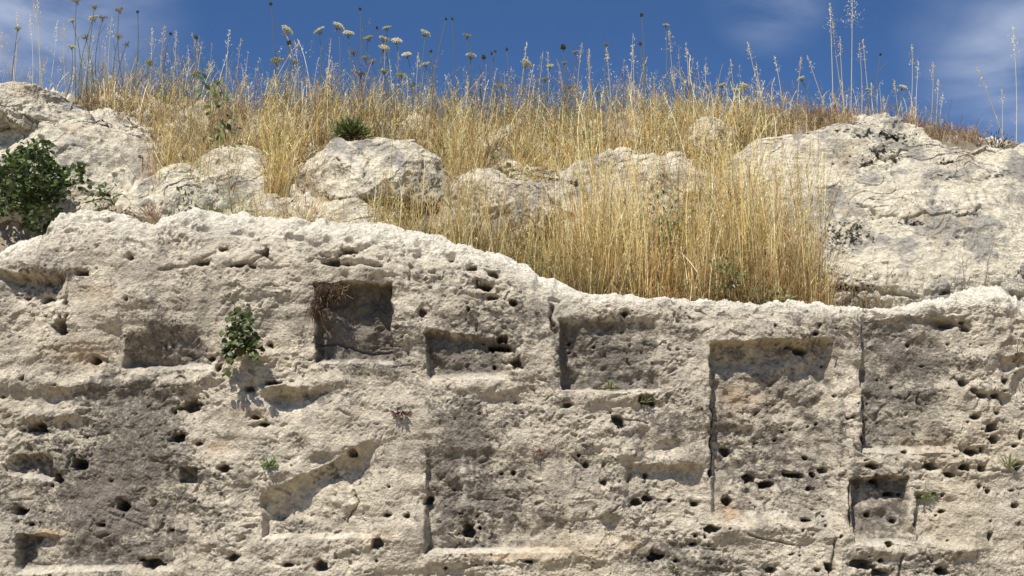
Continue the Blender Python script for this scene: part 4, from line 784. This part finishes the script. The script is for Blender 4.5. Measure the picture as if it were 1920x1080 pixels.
leafy('leafy_weed', 'green shoots trailing right of the round leaved bush', 'weed', [(160, 380), (190, 372), (215, 350)], .9, 60, .03, 6, jit=14)
leafy('leafy_weed', 'olive green weed in the grass beside the large rounded boulder', 'weed', [(745, 440), (742, 410), (735, 370)], .95, 120, .04, 7, pal=[[.16, .18, .07], [.12, .14, .05]], w=.25, jit=20)
leafy('leafy_weed', 'yellowish green weed in the ledge grass above the sloping wall top', 'weed', [(990, 500), (1000, 470), (1005, 440)], .7, 130, .03, 8, pal=[[.22, .22, .08], [.16, .18, .06]], w=.25, jit=20)
leafy('leafy_weed', 'dark green weed in the grass left of the huge slab', 'weed', [(1385, 300), (1390, 285), (1384, 265)], 1.9, 90, .04, 9, jit=14, w=.3)
leafy('leafy_weed', 'green creeping weed at the foot of the golden grass', 'weed', [(1420, 575), (1445, 566), (1480, 562)], .5, 80, .03, 10, jit=12)
leafy('leafy_weed', 'dark green weed in the shaded grass below the spiky shrub right side', 'weed', [(1110, 290), (1105, 278), (1115, 262)], 1.95, 90, .04, 11, jit=14, w=.3)
tuft('dark_shrub', 'dark leafless low shrub on the skyline at the right edge', 'shrub', 1862, 285, 2.35, 420, .04, .010, 'lance', [[.07, .06, .04], [.05, .055, .03], [.10, .05, .04]], .19, up=.35, seed=20)
tuft('dark_shrub', 'reddish dry shrub at the right edge beside the end of the wall', 'shrub', 1905, 680, wall_y(1905, 670) + .02, 200, .07, .003, 'lance', [[.2, .1, .07], [.14, .07, .05], [.3, .2, .12]], .16, up=.9, seed=21, mat=M_TWIG)
tuft('dry_tuft', 'dark dry tuft growing against the far left of the low lumpy rocks', 'dry tuft', 285, 418, .72, 90, .10, .004, 'lance', [[.34, .2, .12], [.26, .14, .09]], .06, up=1.4, seed=22, mat=M_STRAW, stems=False)

# ------------------------------------------------------------------ wild carrots, one plant per head
FL = [(33,53,'g',13),(135,38,'w',13),(177,13,'g',12),(175,33,'w',17),(193,32,'b',17),(223,17,'b',15),(135,87,'w',15),(160,68,'b',14),(223,67,'g',17),(237,82,'b',13),(280,118,'g',15),(367,70,'s',8),(320,63,'s',7),(538,57,'W',23),(598,57,'w',19),(508,7,'s',7),(518,113,'g',22),(542,80,'s',9),(553,115,'g',18),(143,0,'b',16),(258,22,'s',6),(367,137,'g',18),(613,177,'g',16),(635,50,'W',20),
(675,17,'s',7),(653,63,'W',22),(690,70,'g',17),(725,52,'w',15),(721,73,'w',19),(744,77,'W',19),(720,90,'W',19),(763,103,'W',17),(707,52,'s',6),(798,63,'W',21),(797,120,'w',16),(808,96,'s',7),(836,36,'s',6),(848,35,'s',6),(876,66,'g',14),(883,105,'W',21),(907,107,'s',9),(950,92,'s',6),(929,96,'s',6),(922,100,'s',6),(987,120,'W',20),(1056,88,'s',11),(1078,97,'g',11),(1058,117,'g',10),(1031,123,'w',13),(940,160,'g',12),(1022,148,'g',13),(1067,163,'g',12),(1137,83,'b',9),(1203,28,'s',7),(1201,82,'s',7),(1249,47,'w',13),(1120,172,'g',14),(685,107,'g',16),(697,115,'g',15),(720,133,'g',16),(677,138,'b',16),(753,140,'g',17),(772,158,'b',13),(663,98,'b',13),
(1353,159,'w',15),(1394,162,'W',18),(1380,168,'w',15),(1347,185,'w',12),(1402,182,'w',12),(1387,192,'w',17),(1502,148,'W',15),(1628,168,'w',12),(1693,164,'W',15),(1651,102,'s',5)]
KN = {'W': 'large domed white umbel', 'w': 'flat whitish umbel', 'g': 'greenish yellow umbel', 'b': 'brown curled seed umbel', 's': 'small dark bud head'}
ORD = ['first', 'second', 'third', 'fourth', 'fifth', 'sixth', 'seventh', 'eighth', 'ninth', 'tenth', 'eleventh', 'twelfth', 'thirteenth', 'fourteenth', 'fifteenth', 'sixteenth', 'seventeenth', 'eighteenth', 'nineteenth', 'twentieth', 'twenty first', 'twenty second']
FL.sort(key=lambda f: f[0]); cnt = {}
PC = {'W': [.80, .76, .58], 'w': [.66, .63, .42], 'g': [.46, .43, .19], 'b': [.36, .27, .13], 's': [.14, .13, .07]}
for k, (fx, fy, kd, sz) in enumerate(FL):
    r = np.random.default_rng(700 + k); cnt[kd] = cnt.get(kd, 0) + 1
    Y_ = float(r.uniform(2.2, 2.9)) if fx < 1500 else 2.75
    hx, hz = atY(fx, fy, Y_); head = np.array([float(hx), Y_, float(hz)])
    bxx = head[0] + r.uniform(-.10, .10); byy = Y_ + r.uniform(-.05, .1); bz = float(groundz(bxx, byy)) - .03; base = np.array([bxx, byy, bz])
    T = thing('wild_carrot', 'wild carrot with ' + KN[kd] + ', ' + ORD[cnt[kd] - 1] + ' such head from the left on the skyline', 'wildflower', base, 'wild carrots standing in the grass on the skyline')
    t = np.linspace(0, 1, 10)[:, None]; bend = r.uniform(-.05, .05)
    p = base + (head - base) * t; p[:, 0] += np.sin(t[:, 0] * np.pi) * bend
    SC = [.22, .24, .10] if kd in 'Ww' else [.20, .18, .09]
    g = Geo(); tube(g, p, np.linspace(.0042, .0024, 10), SC, 5)
    for j in range(r.integers(1, 3)):      # side branch with a leaf tip
        q0 = p[r.integers(4, 8)]; dv = unit(np.array([r.normal(), r.normal() * .5, 1.2])) * r.uniform(.06, .14); tube(g, q0 + dv * np.linspace(0, 1, 4)[:, None], [.0022, .002, .0016, .001], SC, 4)
    g.build('stem', M_GREEN, T, base)
    rad = sz * .5 * (Y_ + 6) / F * 1.12 * r.uniform(.9, 1.1); ax = unit(np.array([r.normal() * .38, -.35 + r.normal() * .3, 1.0]))
    a1 = unit(np.cross(ax, [0, 1, .1])); a2 = np.cross(ax, a1); g = Geo(); gb = Geo()
    if kd == 's':
        n_ = 60; v = unit(r.normal(size=(n_, 3))) * rad * .75; leaves(g, np.tile(head, (n_, 1)) + v * .3, v, unit(r.normal(size=(n_, 3))), np.full(n_, rad * .9), np.full(n_, rad * .5), 'lance', np.array(PC['s']) * r.uniform(.6, 1.4, (n_, 1)))
    else:
        nu = {'W': 34, 'w': 28, 'g': 24, 'b': 22}[kd]; ph = np.arange(nu) * 2.399963; rr_ = rad * np.sqrt((np.arange(nu) + .5) / nu)
        dome = {'W': .38, 'w': .14, 'g': -.05, 'b': -.45}[kd]
        c0 = head - ax * rad * (.75 if kd != 'b' else .9)
        for j in range(nu):
            e = head + (a1 * math.cos(ph[j]) + a2 * math.sin(ph[j])) * rr_[j] + ax * (dome * rad * (1 - (rr_[j] / rad) ** 2) - (0 if dome > 0 else dome * rad * .3))
            if j % 2 == 0: tube(gb, np.stack([c0, c0 * .45 + e * .55 - ax * rad * .06, e]), [.0012, .001, .0009], SC, 3)
            m = 9; v = unit(r.normal(size=(m, 3)) + ax * 1.1); s_ = rad * .16 * r.uniform(.6, 1.3)
            leaves(g, e + v * s_ * .2, v + r.normal(size=(m, 3)) * .5, unit(ax + r.normal(size=(m, 3)) * .4), np.full(m, s_ * 1.5), np.full(m, s_ * 1.3), 'round', np.array(PC[kd]) * r.uniform(.75, 1.15, (m, 1)))
        nb = 9; ab = np.arange(nb) / nb * 2 * np.pi; v = a1 * np.cos(ab)[:, None] + a2 * np.sin(ab)[:, None] - ax * .5
        leaves(gb, np.tile(c0, (nb, 1)), v, np.tile(ax, (nb, 1)), np.full(nb, rad * .6), np.full(nb, rad * .09), 'lance', np.tile(np.array(SC), (nb, 1)))
        gb.build('umbel_rays', M_GREEN, T, base)
    g.build('flower_head' if kd in 'Wwg' else 'seed_head', M_PETAL, T, base)

# ------------------------------------------------------------------ tall single grass stalks against the sky
TS = [(1556,5,1562,225,1.6),(1598,0,1594,225,2.2),(1561,40,1592,225,1.2),(1575,70,1586,225,1.),(1611,82,1613,225,1.),(1618,75,1634,225,1.),(1402,78,1447,230,1.),(1513,103,1562,225,.8),(1710,85,1702,250,1.3),(1722,116,1716,250,.9),(1750,118,1742,262,1.),(1760,150,1752,262,.8),(1768,174,1760,262,.7),(1899,50,1904,300,1.5),(1832,127,1896,300,1.),(1879,168,1876,300,.8),(1286,80,1292,240,1.),(1137,90,1150,240,1.),(1255,55,1278,240,1.2),(1502,105,1490,235,.9),(32,17,22,190,1.),(56,30,60,190,1.1),(62,0,82,190,.8),(5,60,-2,200,.8),(70,-5,76,190,1.),(108,40,88,190,.8),(120,45,130,190,.9),(210,30,205,195,.8),(1452,105,1470,235,.9),(1370,110,1385,235,.8),(988,78,975,240,1.1),(430,55,424,215,1.1),(452,72,440,215,1.),(308,48,298,195,1.2),(285,52,280,195,1.),(330,58,322,195,1.),(1322,120,1330,235,.8),(1186,88,1190,240,1.),(1091,82,1080,240,1.),(785,100,782,240,1.),(1677,150,1690,245,.8),(1656,180,1664,245,.7)]
TS.sort(key=lambda f: f[0])
def nth(k):
    if k <= 20: return ORD[k - 1]
    t_, u_ = divmod(k, 10); return ({2: 'twentieth', 3: 'thirtieth', 4: 'fortieth'}[t_]) if u_ == 0 else {2: 'twenty', 3: 'thirty', 4: 'forty'}[t_] + '-' + ORD[u_ - 1]
for k, (tx, ty, bx1, by1, hs_) in enumerate(TS):
    r = np.random.default_rng(900 + k); Y_ = 2.75 + r.uniform(-.1, .2); x1, z1 = atY(tx, ty, Y_); x0, z0 = atY(bx1, by1, Y_); x0 = float(x0); z0 = min(float(z0), float(groundz(x0, Y_)))
    base = np.array([x0, Y_, z0 - .02]); top = np.array([float(x1), Y_, float(z1)])
    side_ = 'left' if tx < 640 else ('middle' if tx < 1280 else 'right')
    T = thing('grass_stalk', 'tall pale grass stalk against the sky, ' + nth(k + 1) + ' from left among the tallest', 'grass stalk', base, 'tall grass stalks on the skyline')
    t = np.linspace(0, 1, 12)[:, None]; p = base + (top - base) * t; p[:, 0] += np.sin(t[:, 0] * np.pi) * r.uniform(-.02, .02)
    sc = STRAW[[0, 2, 5][k % 3]]; g = Geo(); tube(g, p, np.linspace(.0034, .0014, 12), sc, 4)
    nl = 2; a = r.uniform(0, 6.28, nl); ll = r.uniform(.1, .22, nl); q0 = p[r.integers(2, 6, nl)]; s = np.linspace(0, 1, 6)[None, :, None]; d_ = unit(np.stack([np.cos(a), np.sin(a), np.full(nl, 1.6)], 1))
    Pq = q0[:, None] + d_[:, None] * ll[:, None, None] * s; Pq[:, :, 2] -= ll[:, None] * .5 * s[:, :, 0] ** 2; ribbons(g, Pq, np.full((nl, 6), .004) * (1.05 - s[:, :, 0]), hside(nl, r, .3), np.tile(sc, (nl, 1)))
    g.build('stem', M_STRAW, T, base)
    g = Geo(); m = int(34 * hs_); tt = r.uniform(.78, 1.0, m); pos = np.stack([np.interp(tt, t[:, 0], p[:, i]) for i in range(3)], 1)
    open_ = 2.0 if hs_ > 2 else (.8 if hs_ > 1.1 else .45)
    off = r.normal(size=(m, 3)) * ((1.03 - tt) * .14 * open_)[:, None] * np.array([1, .8, .25]); e = pos + off
    Pq = np.stack([pos, pos * .5 + e * .5 + np.array([0, 0, .004]), e], 1); ribbons(g, Pq, np.full((m, 3), .0011), hside(m, r), np.tile(sc, (m, 1)))
    d_ = unit(off * 8 + r.normal(size=(m, 3)) * .3 + np.array([0, 0, .5])); ln = r.uniform(.010, .019, m); Pq = e[:, None] + d_[:, None] * ln[:, None, None] * np.array([0, .45, 1])[None, :, None]
    ribbons(g, Pq, np.tile(np.array([.001, .0052, .0008]), (m, 1)), hside(m, r, .35), np.tile(sc * 1.15 + .04, (m, 1)))
    g.build('seed_head', M_STRAW, T, base)

# fine leafless stems on the slab at right
for k, (pts, lab) in enumerate([([(1515, 520), (1560, 470), (1590, 440), (1630, 393)], 'thin bare branching stem leaning right across the huge slab'),
                                ([(1578, 580), (1579, 540), (1586, 503)], 'thin brown upright stem at the foot of the huge slab'),
                                ([(1838, 590), (1846, 540), (1853, 490), (1862, 460)], 'thin leafless stem before the lower right part of the slab'),
                                ([(1815, 580), (1808, 530), (1804, 480)], 'short thin leafless stem left of the longer one at lower right')]):
    r = np.random.default_rng(950 + k); q = np.array(pts, float); t = np.linspace(0, len(q) - 1, 14); X_, Z_ = atY(np.interp(t, range(len(q)), q[:, 0]), np.interp(t, range(len(q)), q[:, 1]), .62)
    P_ = np.stack([X_, np.full(14, .62), Z_], 1); g = Geo(); tube(g, P_, np.linspace(.003, .0012, 14), (.22, .17, .10), 4)
    for j in range(7):
        i = r.integers(4, 13); dv = unit(np.array([r.normal(), r.normal() * .4, 1.0])) * r.uniform(.02, .07); tube(g, P_[i] + dv * np.linspace(0, 1, 3)[:, None], [.0014, .0012, .0008], (.22, .17, .10), 3)
    tag(g.build('bare_stem', M_TWIG), lab, 'dry stem')
